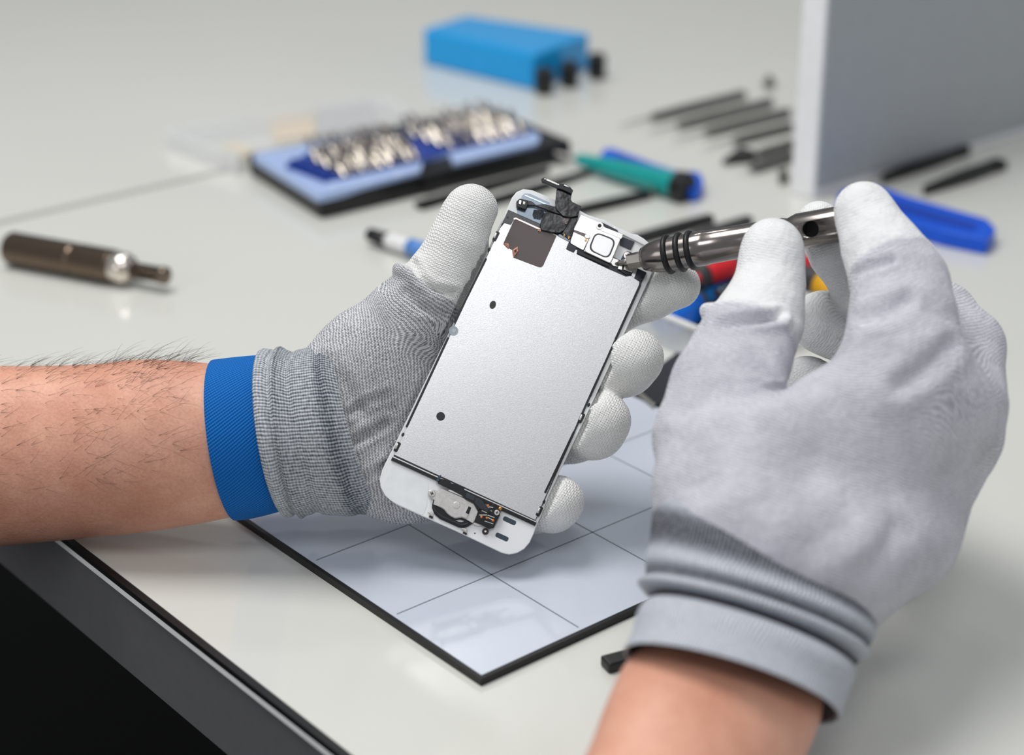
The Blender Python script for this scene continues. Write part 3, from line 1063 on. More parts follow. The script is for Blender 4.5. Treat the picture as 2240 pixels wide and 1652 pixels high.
def loft_mesh(rings, cap0=False, cap1=False):
    n = len(rings[0])
    V = np.concatenate(rings)
    f = []
    for i in range(len(rings) - 1):
        for k in range(n):
            k2 = (k + 1) % n
            f.append((i * n + k, i * n + k2, (i + 1) * n + k2, (i + 1) * n + k))
    if cap0:
        f.append(tuple(range(n))[::-1])
    if cap1:
        m = (len(rings) - 1) * n
        f.append(tuple(range(m, m + n)))
    # consistent outward winding
    r0, r1 = rings[0], rings[1]
    nrm = np.cross(r0[1] - r0[0], r1[0] - r0[0])
    if np.dot(nrm, r0[0] - r0.mean(0)) < 0:
        f = [q[::-1] for q in f]
    return V, f


def loft_uv(rings):
    """u = millimetres along, v = millimetres round"""
    n = len(rings[0])
    u = 0.0
    out = []
    per = np.mean([np.linalg.norm(np.roll(r, -1, 0) - r, axis=1).sum() for r in rings]) * 1000
    for i, r in enumerate(rings):
        if i:
            u += np.linalg.norm(r.mean(0) - rings[i - 1].mean(0)) * 1000
        for k in range(n):
            out.append((u, per * min(k, n - k) / n, 0))
    return np.array(out)


# --- the forearms: one body mesh
ARM_L = [(-420, 770, -420, 1235, 34, 0.86), (-200, 790, -200, 1212, 26, 0.88), (0, 800, 0, 1195, 20, 0.88), (182, 798, 182, 1178, 15, 0.88), (300, 787, 303, 1166, 12, 0.88, -20, 0),
         (400, 790, 412, 1150, 9, 0.86, -30, 0), (485, 797, 522, 1128, 7, 0.84, -38, 0), (580, 800, 628, 1100, 6, 0.84, -36, 0), (690, 810, 745, 1080, 5, 0.84, -30, 0)]
rL = loft_rings(ARM_L)
ARM_R = [(1600, 1220, 1780, 1300, -100, 0.5, 0, -10), (1500, 1330, 1800, 1445, -112, 0.6, -5, -15), (1400, 1425, 1800, 1545, -128, 0.76, -10, -36), (1362, 1470, 1785, 1600, -135, 0.84, -12, -48), (1325, 1550, 1750, 1680, -147, 0.88, -14, -44), (1270, 1680, 1700, 1790, -164, 0.86, -14, -30), (1130, 1900, 1610, 2010, -196, 0.88, -14, -30), (980, 2150, 1540, 2260, -232, 0.9, -14, -30)]
rR = loft_rings(ARM_R)
VL, FL = loft_mesh(rL, True, True)
VR, FR = loft_mesh(rR, True, True)
body = mesh('person', np.concatenate([VL, VR]), list(FL) + [tuple(i + len(VL) for i in q) for q in FR], m_skin, None, True, loc=VL.mean(0))
setp(body, 'person with bare forearms in grey knit gloves, holding a phone screen and a screwdriver', 'person')

# --- hair on the forearm
rng = np.random.default_rng(3)
hg = G()
nr = len(rL)
for i in range(520):
    a = rng.uniform(0, 1)
    if i < 130:
        th = rng.normal(0.03, 0.05) % 1.0
        s = rng.uniform(0.30, 0.66)
    else:
        th = (0.02 + 0.30 * rng.uniform(0, 1) ** 1.6) % 1.0
        s = rng.uniform(0.2, 0.66)
    ri = min(int(s * (nr - 1)), nr - 2)
    k = int(th * 64) % 64
    P = rL[ri][k]
    nrm = P - rL[ri].mean(0)
    nrm /= np.linalg.norm(nrm)
    al = rL[ri + 1].mean(0) - rL[ri].mean(0)
    al /= np.linalg.norm(al)
    tg = np.cross(al, nrm)
    L = rng.uniform(0.006, 0.017)
    bend = rng.uniform(-0.5, 0.5)
    dr = al * rng.uniform(0.4, 1.0) + tg * bend
    lift = rng.uniform(0.15, 0.5) if i >= 130 else rng.uniform(0.3, 0.9)
    pts = [P - nrm * 0.0003 + (dr * t_ + nrm * (lift * t_ - 0.45 * lift * t_ * t_) + tg * 0.3 * bend * t_ * t_) * L for t_ in (0, 0.25, 0.5, 0.75, 1.0)]
    hg.tube(pts, [0.000042, 0.00004, 0.000035, 0.000026, 0.00001], 4)
setp(hg.build('arm_hair', m_hair, body, True), kind='stuff')

# --- blue wrist strap
rows = [(468, 787, 516, 1139, 8, 0.88, -38, 0), (500, 783, 545, 1136, 8, 0.88, -37, 0), (540, 779, 585, 1127, 8, 0.88, -36, 0), (578, 776, 627, 1115, 8, 0.88, -35, 0)]
outer = loft_rings(rows, 96)
inner = loft_rings([(a + 2, b + 9, c - 2, d - 9, e, f_, g_, h_) for a, b, c, d, e, f_, g_, h_ in rows], 96)
V, Fq = loft_mesh(outer + inner[::-1] + outer[:1])
t = NT('blue_webbing')
a_ = t.n('ShaderNodeAttribute', attribute_name='kuv')
sp_ = t.n('ShaderNodeSeparateXYZ')
t.l(a_.outputs['Vector'], sp_.inputs[0])
w1 = t.math('SINE', t.math('MULTIPLY', t.math('ADD', t.math('MULTIPLY', sp_.outputs[0], 0.55), sp_.outputs[1]), 2 * math.pi / 1.15))
w2 = t.math('SINE', t.math('MULTIPLY', t.math('SUBTRACT', sp_.outputs[0], t.math('MULTIPLY', sp_.outputs[1], 0.4)), 2 * math.pi / 0.9))
hh = t.rng(t.math('ADD', t.math('MULTIPLY', w1, 0.7), t.math('MULTIPLY', w2, 0.3)), -0.9, 0.6)
t.l(t.mix(hh, lin((2, 74, 138)), lin((0, 116, 206))), t.b.inputs['Base Color'])
t.b.inputs['Roughness'].default_value = 0.75
t.b.inputs['Specular IOR Level'].default_value = 0.25
t.l(t.bump(hh, 0.0003, 0.8), t.b.inputs['Normal'])
allr = outer + inner[::-1] + outer[:1]
mesh('wrist_strap', V, Fq, t.m, body, True, attrs={'kuv': loft_uv(allr)})['label'] = 'blue woven wrist strap'

# --- left glove
gl = [
    Chain([(690, 860, 5, 80), (800, 800, 8, 118), (895, 695, 9, 92)], axis=(1, -0.12), zs=1.15, k=0.006),
    Chain([(895, 695, 9, 90, 0), (935, 655, 8, 76, 0.1), (953, 630, 8, 72, 0.75), (975, 600, 7, 74, 1), (1006, 530, 6, 66, 1), (1028, 468, 6, 58, 1), (1032, 458, 6, 52, 1)], axis=(75, -150), k=0.004),
    Welt(938, 628, 8, 79, 13, (75, -125), tilt=0.4),
    Chain([(735, 850, 5, 92), (850, 850, 10, 110)], axis=(1, -0.12), zs=1.15, k=0.006),
    Chain([(775, 1020, 4, 98), (880, 1035, 12, 104), (1010, 1040, 18, 96)], axis=(1, -0.12), zs=1.15, k=0.006),
    Chain([(740, 940, 8, 140), (900, 930, 20, 140), (1060, 880, 30, 130)], axis=(1, -0.12), zs=1.3, k=0.008),
    Chain([(930, 800, 20, 105), (1060, 770, 28, 100)], axis=(1, -0.12), zs=1.2, k=0.008),
    Chain([(1080, 760, 28, 66, 0), (1230, 715, 30, 60, 0.3), (1330, 680, 26, 57, 0.6), (1420, 645, 17, 54, 0.88), (1482, 625, 13, 51, 1)], axis=(1, -0.33), k=0.003),
    Chain([(1090, 850, 32, 64, 0), (1240, 835, 32, 62, 0.3), (1316, 814, 20, 66, 0.66), (1366, 797, 8, 69, 0.9), (1389, 784, 2, 64, 1)], axis=(1, -0.33), k=0.003),
    Chain([(1080, 950, 30, 62, 0), (1190, 965, 30, 60, 0.3), (1252, 947, 18, 64, 0.66), (1300, 934, 6, 69, 0.9), (1319, 920, 1, 62, 1)], axis=(1, -0.33), k=0.003),
    Chain([(1010, 1040, 24, 60, 0), (1110, 1090, 26, 54, 0.3), (1165, 1108, 16, 57, 0.66), (1208, 1103, 4, 60, 0.92), (1224, 1096, 0, 55, 1)], axis=(1, -0.2), k=0.003),
]
V, Fq, coat, uv = sculpt(gl, [slab_cut, drv_cut], 0.00105, grooves=[([(748, 982), (795, 955), (845, 925)], 9, 0.0022), ([(765, 905), (800, 880), (850, 862)], 8, 0.0012), ([(800, 1045), (845, 1015)], 8, 0.0012), ([(905, 578), (918, 608), (950, 634), (995, 642)], 8, 0.0018), ([(885, 640), (915, 672), (975, 690)], 9, 0.0014), ([(720, 790), (760, 850), (790, 900)], 14, 0.0012)])
glove_l = mesh('glove', c2w(V), Fq, m_knitL, body, True, attrs={'coat': coat, 'kuv': uv, 'dark': np.zeros(len(V))})
glove_l['label'] = 'grey knit glove with white coated fingertips cradling the phone screen'

# cuff with ribs
rows = [(592, 786, 640, 1108, 7, 0.86, -34, 0), (572, 772, 622, 1124, 7, 0.9, -36, 0), (585, 765, 634, 1130, 7, 0.92, -36, 0), (606, 762, 652, 1131, 7, 0.92, -34, 0), (622, 766, 668, 1127, 7, 0.92, -34, 0), (645, 766, 700, 1127, 7, 0.92, -32, 0),
        (668, 762, 735, 1128, 7, 0.92, -30, 0), (690, 756, 768, 1130, 7, 0.92, -28, 0), (708, 752, 800, 1130, 8, 0.92, -26, 0), (735, 765, 830, 1110, 8, 0.86, -20, 0)]
rings = loft_rings(rows, 128, 5)


def rib_mat(name, lightc, darkc, ribs, lift=0.0):
    t = NT(name)
    a_ = t.n('ShaderNodeAttribute', attribute_name='kuv')
    sp_ = t.n('ShaderNodeSeparateXYZ')
    t.l(a_.outputs['Vector'], sp_.inputs[0])
    dk = t.n('ShaderNodeAttribute', attribute_name='dark').outputs['Fac']
    p = t.pos()
    wob = t.math('MULTIPLY', t.math('SUBTRACT', t.noise(120.0, 2.0, 0.5, p), 0.5), 1.4)
    s1 = t.math('SINE', t.math('MULTIPLY', t.math('ADD', sp_.outputs[1], wob), 2 * math.pi / ribs))
    s2 = t.math('SINE', t.math('MULTIPLY', t.math('ADD', sp_.outputs[0], wob), 2 * math.pi / 0.95))
    h = t.rng(t.math('ADD', t.math('MULTIPLY', s1, 0.7), t.math('MULTIPLY', s2, 0.35)), -0.9, 0.7)
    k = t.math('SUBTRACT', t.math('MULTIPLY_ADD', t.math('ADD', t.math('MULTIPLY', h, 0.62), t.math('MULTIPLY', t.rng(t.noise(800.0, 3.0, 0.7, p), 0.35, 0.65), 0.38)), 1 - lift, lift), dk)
    kc = t.n('ShaderNodeClamp')
    t.l(k, kc.inputs[0])
    t.l(t.mix(kc.outputs[0], lin(darkc), lin(lightc)), t.b.inputs['Base Color'])
    t.b.inputs['Roughness'].default_value = 0.85
    t.b.inputs['Specular IOR Level'].default_value = 0.2
    t.l(t.bump(h, 0.0006, 0.8), t.b.inputs['Normal'])
    return t.m


nr = len(rings)
for i in range(nr):
    q_ = i / (nr - 1)
    c0 = rings[i].mean(0)
    for k in range(128):
        th = 2 * math.pi * k / 128
        ph_ = q_ + 0.035 * math.sin(2.0 * th + 0.6)
        roll = -0.0016 * math.exp(-((ph_ - 0.33) / 0.03) ** 2) + 0.0011 * math.exp(-((ph_ - 0.42) / 0.05) ** 2) - 0.0012 * math.exp(-((ph_ - 0.56) / 0.03) ** 2) + 0.0008 * math.exp(-((ph_ - 0.2) / 0.05) ** 2) - 0.0012 * math.exp(-((ph_ - 0.87) / 0.04) ** 2)
        dv = rings[i][k] - c0
        rings[i][k] = c0 + dv * (1 + roll / np.linalg.norm(dv))
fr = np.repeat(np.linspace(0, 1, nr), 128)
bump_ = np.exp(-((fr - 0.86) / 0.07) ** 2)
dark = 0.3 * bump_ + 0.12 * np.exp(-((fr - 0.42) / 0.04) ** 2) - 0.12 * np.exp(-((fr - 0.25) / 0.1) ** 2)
V, Fq = loft_mesh(rings)
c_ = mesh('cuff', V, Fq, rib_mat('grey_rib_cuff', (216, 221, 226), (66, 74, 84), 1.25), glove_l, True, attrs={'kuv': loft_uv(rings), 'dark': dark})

# --- right glove
gr = [
    # thumb
    Chain([(1540, 950, -76, 112, 0), (1590, 850, -66, 118, 0), (1618, 778, -54, 105, 0.1), (1648, 722, -45, 93, 0.78), (1668, 680, -42, 84, 1), (1684, 620, -36, 71, 1), (1689, 555, -33, 64, 1), (1690, 540, -32, 61, 1)], axis=(20, -100), k=0.005),
    Welt(1640, 700, -46, 95, 18, (22, -100), tilt=0.2),
    # index
    Chain([(1905, 920, -80, 140, 0), (1970, 800, -76, 128, 0), (1975, 700, -68, 112, 0), (1970, 625, -60, 100, 0.15), (1945, 575, -54, 86, 0.6), (1920, 530, -50, 74, 1), (1893, 470, -45, 60, 1), (1887, 457, -44, 57, 1)], axis=(-40, -110), k=0.005),
    Welt(1948, 588, -55, 84, 10, (-55, -100), tilt=0.2),
    # back of the hand
    Chain([(1620, 1190, -106, 178), (1600, 1070, -92, 165), (1585, 985, -82, 140)], axis=(0.35, -1), zs=1.25, k=0.007),
    Chain([(1690, 1215, -108, 190), (1755, 1075, -92, 200), (1850, 970, -82, 172)], axis=(0.35, -1), zs=1.3, k=0.006),
    Chain([(1745, 1245, -104, 180), (1880, 1080, -84, 200), (2010, 900, -72, 160)], axis=(0.35, -1), zs=1.3, k=0.009),
    Chain([(1790, 1250, -100, 172), (1930, 1125, -74, 168), (2060, 960, -58, 130)], axis=(0.35, -1), zs=1.3, k=0.009),
    # middle finger passes behind the driver
    Chain([(2090, 880, -56, 105, 0), (2110, 760, -42, 85, 0), (2060, 690, -28, 72, 0.2), (1960, 660, -16, 62, 0.8), (1880, 640, -9, 54, 1), (1822, 556, -9, 50, 1), (1800, 505, -9, 48, 1), (1790, 486, -9, 47, 1)], axis=(-40, -100), k=0.003),
    Chain([(2080, 930, -44, 90, 0), (2040, 830, -22, 75, 0), (1930, 760, -4, 72, 0.3), (1840, 715, 4, 72, 0.7), (1800, 705, 4, 70, 1)], axis=(-1, -0.3), k=0.003),
    Chain([(2010, 1000, -40, 90, 0), (1920, 930, -8, 80, 0), (1830, 890, 8, 72, 0.4), (1760, 850, 12, 68, 0.8)], axis=(-1, -0.3), k=0.003),
]
V, Fq, coat, uv = sculpt(gr, [drv_cut], 0.00115, soft=0.004, grooves=[([(1965, 850), (2010, 815), (2070, 760)], 20, 0.0017), ([(1868, 606), (1905, 584), (1950, 570)], 9, 0.0020), ([(1572, 708), (1630, 704), (1700, 694)], 10, 0.0028), ([(1880, 700), (1930, 690), (1980, 660)], 16, 0.0018), ([(1810, 1000), (1950, 1040), (2090, 1070)], 95, 0.0065), ([(1780, 1190), (1850, 1130)], 40, 0.0012), ([(1890, 1240), (1960, 1160)], 24, 0.0012), ([(1500, 900), (1560, 870), (1640, 880)], 22, 0.0014)])
# this glove's yarn gets no added darkening
glove_r = mesh('glove', c2w(V), Fq, m_knitR, body, True, attrs={'coat': coat, 'kuv': uv, 'dark': np.zeros(len(V))})
glove_r['label'] = 'pale grey knit glove with white fingertips pinching the screwdriver'

rows = [(1450, 1095, 1930, 1290, -100, 0.62, 8, -22), (1430, 1120, 1934, 1322, -102, 0.68, 8, -25), (1424, 1150, 1930, 1345, -104, 0.7, 6, -28), (1421, 1190, 1917, 1368, -106, 0.72, 4, -32), (1418, 1225, 1910, 1392, -110, 0.74, 0, -36),
        (1408, 1262, 1902, 1418, -114, 0.76, -4, -42), (1404, 1288, 1892, 1438, -117, 0.78, -6, -44), (1420, 1304, 1876, 1452, -120, 0.74, -6, -44), (1412, 1330, 1868, 1472, -124, 0.78, -10, -48),
        (1398, 1362, 1860, 1500, -128, 0.8, -12, -52), (1384, 1395, 1850, 1530, -132, 0.84, -16, -56), (1369, 1426, 1842, 1560, -136, 0.88, -20, -60), (1368, 1434, 1838, 1566, -137, 0.88, -20, -60), (1378, 1430, 1828, 1560, -136, 0.84, -20, -58)]
rings = loft_rings(rows, 144, 6)
nr = len(rings)
frac = np.linspace(0, 1, nr)
# soft rolls across the front of the cuff
for i in range(nr):
    c0 = rings[i].mean(0)
    roll = 0.0016 * (math.exp(-((frac[i] - 0.30) / 0.06) ** 2) + 1.2 * math.exp(-((frac[i] - 0.44) / 0.05) ** 2) - 1.3 * math.exp(-((frac[i] - 0.375) / 0.03) ** 2) - 1.7 * math.exp(-((frac[i] - 0.54) / 0.035) ** 2) + 1.0 * math.exp(-((frac[i] - 0.66) / 0.08) ** 2))
    for k in range(144):
        th = 2 * math.pi * k / 144
        wgt = max(0.0, math.sin(th)) ** 0.5 * 0.9 + 0.1
        dv = rings[i][k] - c0
        rings[i][k] = c0 + dv * (1 + wgt * roll / np.linalg.norm(dv) * 1.6)
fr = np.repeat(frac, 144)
dark = 0.62 * np.exp(-((fr - 0.15) / 0.11) ** 4) + 0.6 * np.exp(-((fr - 0.375) / 0.03) ** 2) + 0.75 * np.exp(-((fr - 0.54) / 0.028) ** 2) + 0.5 * (fr > 0.96)  # dark end band, plus shade of the fold valleys put into the colour
V, Fq = loft_mesh(rings)
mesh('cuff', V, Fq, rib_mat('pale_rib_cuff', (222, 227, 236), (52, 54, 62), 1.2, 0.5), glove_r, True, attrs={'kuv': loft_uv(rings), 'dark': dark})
# ------------------------------------------------------------------ things lying on the table
m_case = M('case_black', (16, 16, 18), 0.35)
m_tray = M('tray_pale_blue', (168, 190, 232), 0.3, coat=0.3)
m_hold = M('holder_blue', (18, 58, 148), 0.35)
m_bit = M('bit_steel', (142, 136, 127), 0.22, metal=1.0, var=0.15, vscale=120)
m_bits = M('bit_steel_dark', (150, 142, 136), 0.24, metal=1.0, var=0.15, vscale=120)

cpx = [(538, 337), (700, 436), (1255, 308), (1072, 233)]
case = thing('bit_case', 'open black bit case with a pale blue tray and dark blue bit holders', 'tool case', T(880, 340))
tprism(rounded(cpx, [14, 10, 14, 14]), 0.0, 0.012).build('case_base', m_case, case, bevel=0.002)
tprism(rounded([(550, 337), (697, 428), (921, 373), (924, 350), (984, 335), (990, 357), (1178, 312), (1182, 294), (1064, 243)], [10, 10, 8, 2, 2, 8, 8, 8, 8]), 0.010, 0.0145).build('tray', m_tray, case, bevel=0.0012)
tprism(rounded([(622, 366), (716, 397), (922, 352), (986, 331), (1166, 290), (1062, 252), (880, 280), (690, 322)], 5), 0.0145, 0.0150).build('bit_holder', m_hold, case)
tprism(rounded([(690, 318), (900, 272), (1030, 247), (1045, 253), (900, 284), (705, 330)], 3), 0.0150, 0.0162).build('holder_slot', M('slot_dark', (40, 56, 78), 0.5), case)
hs = G()
for i in range(8):
    for j in range(2):
        x, y = 634 + i * 11.0 + j * 9, 365 + i * 4.3 - j * 9
        c = T(x, y, 0.015)
        hs.lathe(c, c + ZU, [(0, 0.0022), (0.0022, 0.0019)], 10)
hs.build('bit_socket', m_hold, case, smooth=False)
tprism(rounded([(925, 377), (985, 360), (985, 375), (925, 393)], 2), 0.004, 0.0105).build('latch', m_case, case)

LEAN = (-E1 * 0.80 + E2 * 0.05 + ZU * 0.60)
LEAN = LEAN / np.linalg.norm(LEAN)
bit0 = None
rngb = np.random.default_rng(11)


def bit_at(c, ln, dark):
    """a small steel screwdriver bit: hex shank, round neck, narrow blade"""
    global bit0
    if bit0 is None:
        r = bpy.data.objects.new('screwdriver_bit', None)
        r.empty_display_size = 0.005
        COL.objects.link(r)
        z0, z1 = np.zeros(3), ZU
        G().lathe(z0, z1, [(0, 0.0021), (0.011, 0.0021), (0.0118, 0.0016)], 6).build('shank', m_bit, r)
        G().lathe(z0, z1, [(0.0112, 0.0014), (0.0175, 0.0014), (0.021, 0.0021), (0.0225, 0.0019), (0.023, 0.0008)], 14).build('blade', m_bits, r, smooth=True)
        bit0 = r
        o = r
    else:
        o = bit0.copy()
        COL.objects.link(o)
        for ch in list(bit0.children):
            k = ch.copy()
            COL.objects.link(k)
            k.parent = o
    o.location = Vector(c)
    o.rotation_euler = Vector(ln).to_track_quat('Z', 'Y').to_euler()
    s = rngb.uniform(0.7, 0.85)
    o.scale = (s, s, s)
    return o


bl = {'l': 'small steel screwdriver bit leaning in the front compartment of the blue tray',
      'r': 'small steel screwdriver bit leaning in the far compartment of the blue tray'}
for key, quad, nr_, nc_ in (('l', [(672, 345), (745, 382), (925, 342), (850, 297)], 4, 9), ('r', [(875, 290), (985, 322), (1160, 284), (1060, 254)], 4, 8)):
    tl, b_l, b_r, tr_ = map(np.array, quad)
    for i in range(nr_):
        for j in range(nc_):
            u_, v_ = (j + 0.5) / nc_, (i + 0.5) / nr_
            p = (tl * (1 - u_) + tr_ * u_) * (1 - v_) + (b_l * (1 - u_) + b_r * u_) * v_
            c = T(p[0] + 8 + rngb.uniform(-2, 2), p[1] + 10 + rngb.uniform(-1, 1), 0.0155)
            ln = LEAN + rngb.normal(0, 0.06, 3)
            o = bit_at(c, ln / np.linalg.norm(ln), 0)
            setp(o, bl[key], 'screwdriver bit', 'bits leaning in the front compartment' if key == 'l' else 'bits leaning in the far compartment')

# clear case lid with cards under it
m_clear = M('clear_plastic', (245, 247, 248), 0.12, alpha=0.22, spec=0.6)
m_cl_rim = M('clear_rim', (250, 251, 252), 0.15, alpha=0.55, spec=0.6)
m_beige = M('beige_card', (226, 200, 158), 0.6)
m_greyc = M('grey_card', (176, 176, 178), 0.5)
setp(tprism([(590, 252), (690, 240), (690, 292), (600, 306)], 0.0, 0.003).build('card', m_beige, bevel=0.0005), 'beige card lying under the clear plastic lid', 'card')
setp(tprism([(692, 246), (815, 228), (830, 266), (694, 290)], 0.0, 0.004).build('card', m_greyc, bevel=0.0005), 'grey card under the clear lid, touching the beige card', 'card')
setp(tprism([(480, 318), (520, 306), (560, 325), (535, 342)], 0.0, 0.002).build('card', M('tan_card', (222, 204, 172), 0.6), bevel=0.0004), 'small tan card beside the end of the black bit case', 'card')
lid = thing('plastic_lid', 'clear plastic lid lying behind the bit case', 'lid', T(650, 290))
LQ = [(362, 282), (522, 340), (920, 252), (830, 208)]
tprism(rounded(LQ, 12), 0.011, 0.0122).build('lid_top', m_clear, lid, bevel=0.0004)
for i in range(4):
    p0, p1 = LQ[i], LQ[(i + 1) % 4]
    if i == 1:
        continue
    a0, a1 = T(*p0, 0.0122), T(*p1, 0.0122)
    dd = (a1 - a0) / np.linalg.norm(a1 - a0)
    nn = np.cross(ZU, dd)
    G().box((a0 + a1) / 2 - ZU * 0.0062, (a1 - a0) / 2 * 0.97, nn * 0.0012, ZU * 0.006).build('lid_wall', m_cl_rim, lid, bevel=0.0004)

# dark metal tool at the far end of the table joint
hA, hB = T(20, 542, 0.0089), T(366, 604, 0.0089)
hx = (hB - hA) / np.linalg.norm(hB - hA)


def along(x):
    q = [hA + (hB - hA) * k / 300 for k in range(301)]
    best = min(q, key=lambda p: abs(CX + F * np.dot(p - C0, RT) / np.dot(p - C0, FW) - x))
    return float(np.linalg.norm(best - hA))


pen = thing('nut_driver', 'dark metal driver handle with a silver collar and narrow tubular shaft', 'screwdriver', T(200, 600))
m_bronze = M('dark_bronze', (112, 97, 84), 0.22, metal=1.0)
G().lathe(hA, hB, [(0, 0.0075), (0.002, 0.0088), (along(160), 0.0088), (along(165), 0.0080), (along(172), 0.0088), (along(248), 0.0088), (along(252), 0.0075)], 32).build('handle', m_bronze, pen, smooth=False, bevel=0.0004)
G().lathe(hA, hB, [(along(250), 0.0076), (along(254), 0.0084), (along(276), 0.0082), (along(286), 0.0068), (along(292), 0.005)], 32).build('collar', M('collar_silver', (222, 214, 204), 0.2, metal=1.0), pen, smooth=True)
G().lathe(hA, hB, [(along(286), 0.0042), (along(350), 0.0042), (along(352), 0.0046), (along(364), 0.0046), (along(366), 0.0040)], 24).build('shaft', M('shaft_bronze', (120, 106, 94), 0.25, metal=1.0), pen, smooth=True)


def flat_tool(name, p0, p1, w0, w1, zt, mat, parent=None, hump=0.0, n=10):
    """slim flat tool between two table pixels; widths in mm"""
    a, b = T(*p0), T(*p1)
    d = (b - a) / np.linalg.norm(b - a)
    nrm = np.cross(ZU, d)
    L = np.linalg.norm(b - a)
    left, right = [], []
    for i in range(n + 1):
        f_ = i / n
        w_ = (w0 + (w1 - w0) * f_ + hump * math.sin(math.pi * f_)) * 0.0005
        c = a + d * L * f_
        left.append(c + nrm * w_)
        right.append(c - nrm * w_)
    pl = left + right[::-1]
    return G().prism(pl, [p + ZU * zt for p in pl]).build(name, mat, parent, bevel=min(zt, 0.002) * 0.4)


m_esd = M('esd_black', (18, 18, 19), 0.4)
m_tip = M('tip_steel', (150, 148, 144), 0.3, metal=0.9)


def tweezer(name, label, p0, p1, w=9.0, cat='tweezers', zt=0.006):
    """two springy arms joined at the wide end p0, narrowing to p1"""
    a, b = T(*p0), T(*p1)
    d = (b - a) / np.linalg.norm(b - a)
    L = float(np.linalg.norm(b - a))
    nrm = np.cross(ZU, d)
    r = thing(name, label, cat, (a + b) / 2)
    for s in (-1, 1):
        pts = []
        for i in range(13):
            f_ = i / 12
            gap = 0.0005 + 0.0016 * math.sin(math.pi * min(1, f_ * 1.05)) ** 0.8
            hw = (w * 0.0005) * (1.0 if f_ < 0.45 else 1 - (f_ - 0.45) / 0.55 * 0.78)
            pts.append((a + d * L * f_, hw * 0.55, gap))
        lf = [c + nrm * (s * (g_ + h_)) for c, h_, g_ in pts]
        rg = [c + nrm * (s * g_ * 0.3) for c, h_, g_ in pts]
        pl = lf + rg[::-1]
        G().prism(pl, [p + ZU * zt for p in pl]).build('arm', m_esd, r, bevel=0.0006)
    G().box(a + d * 0.006 + ZU * zt * 0.5, d * 0.006, nrm * w * 0.00055, ZU * zt * 0.5).build('joint', m_esd, r, bevel=0.0008)
    return r


tweezer('tweezers', 'black tweezers lying along the near side of the bit case, closest to it', (915, 458), (1200, 380), 7.0, zt=0.004)
tweezer('tweezers', 'black tweezers emerging from behind the white thumb towards the teal screwdriver', (1045, 458), (1292, 384), 6.5, zt=0.004)


def spudger(label, p0, p1, w, mat, name='spudger', tip=None):
    r = thing(name, label, 'pry tool', (T(*p0) + T(*p1)) / 2)
    flat_tool('handle', p0, p1, w, w * 0.8, 0.005, mat, r, hump=1.0)
    a, b = T(*p0), T(*p1)
    if tip:
        e = b + (b - a) * 0.06
        d = (b - a) / np.linalg.norm(b - a)
        G().lathe(b - d * 0.004 + ZU * 0.0026, e + ZU * 0.0026, [(0, 0.0022), (0.004, 0.002), (float(np.linalg.norm(e - b)) + 0.006, 0.0006)], 12).build('tip', tip, r, smooth=True)
    return r


spudger('slim black pry stick with a tan tip, under the teal screwdriver', (1262, 470), (1420, 434), 5.5, m_esd, tip=M('tan_tip', (150, 120, 96), 0.4))
spudger('black pry stick pointing up from behind the phone speaker bracket', (1390, 534), (1556, 487), 7, m_esd)
spudger('short black pry stick just behind the gloved thumb on the driver', (1520, 530), (1640, 490), 7, M('esd_grey', (52, 52, 53), 0.4))

# white and blue applicator behind the left thumb
ap = thing('syringe', 'white flux syringe with a black cap and a blue band, behind the thumb', 'syringe', T(900, 540))
a, b = T(806, 512, 0.006), T(1040, 585, 0.006)
L = float(np.linalg.norm(b - a))
G().lathe(a, b, [(0, 0.0028), (0.001, 0.0036), (0.014, 0.0041), (0.0145, 0.0035)], 24).build('cap', m_esd, ap, smooth=True)
G().lathe(a, b, [(0.0142, 0.0036), (0.017, 0.0044), (L, 0.0048)], 28).build('barrel', M('syringe_white', (232, 232, 232), 0.3, coat=0.3), ap, smooth=True)
G().lathe(a, b, [(0.031, 0.0047), (0.044, 0.0048)], 28).build('label_band', M('band_blue', (84, 138, 208), 0.35), ap, smooth=True)

# teal screwdriver and the blue pry tool behind it
m_teal = M('teal_plastic', (0, 150, 146), 0.3, coat=0.3, var=0.05)
m_blue = M('royal_blue', (0, 88, 208), 0.4, var=0.05)
ts = thing('teal_screwdriver', 'teal screwdriver with a round black cap, lying below the blue pry tool', 'screwdriver', T(1370, 380))
a, b = T(1262, 348, 0.007), T(1490, 408, 0.0085)
L = float(np.linalg.norm(b - a))
G().lathe(a, b, [(0, 0.0030), (0.004, 0.0042), (L * 0.35, 0.0062), (L * 0.8, 0.0078), (L * 0.97, 0.0080)], 8).build('handle', m_teal, ts, bevel=0.001)
G().lathe(a, b, [(L * 0.96, 0.0084), (L * 0.97, 0.0090), (L * 1.05, 0.0090), (L * 1.06, 0.0080)], 28).build('end_cap', m_esd, ts, smooth=False, bevel=0.0006)
G().lathe(a + (a - b) * 0.35, a, [(0, 0.0008), (0.002, 0.0012), (L * 0.36, 0.0012)], 12).build('shaft', m_tip, ts, smooth=True)
bp = thing('pry_tool', 'royal blue plastic pry tool lying just behind the teal screwdriver', 'pry tool', T(1420, 360))
tprism(rounded([(1312, 333), (1325, 322), (1345, 324), (1430, 356), (1480, 372), (1528, 374), (1540, 388), (1536, 408), (1518, 416), (1480, 404), (1420, 392), (1320, 350)], 6), 0.0, 0.008).build('body', m_blue, bp, bevel=0.002)
tprism(rounded([(1350, 338), (1420, 362), (1450, 382), (1420, 380), (1345, 350)], 4), 0.008, 0.0084).build('grip_recess', M('deep_blue', (0, 60, 158), 0.4), bp)

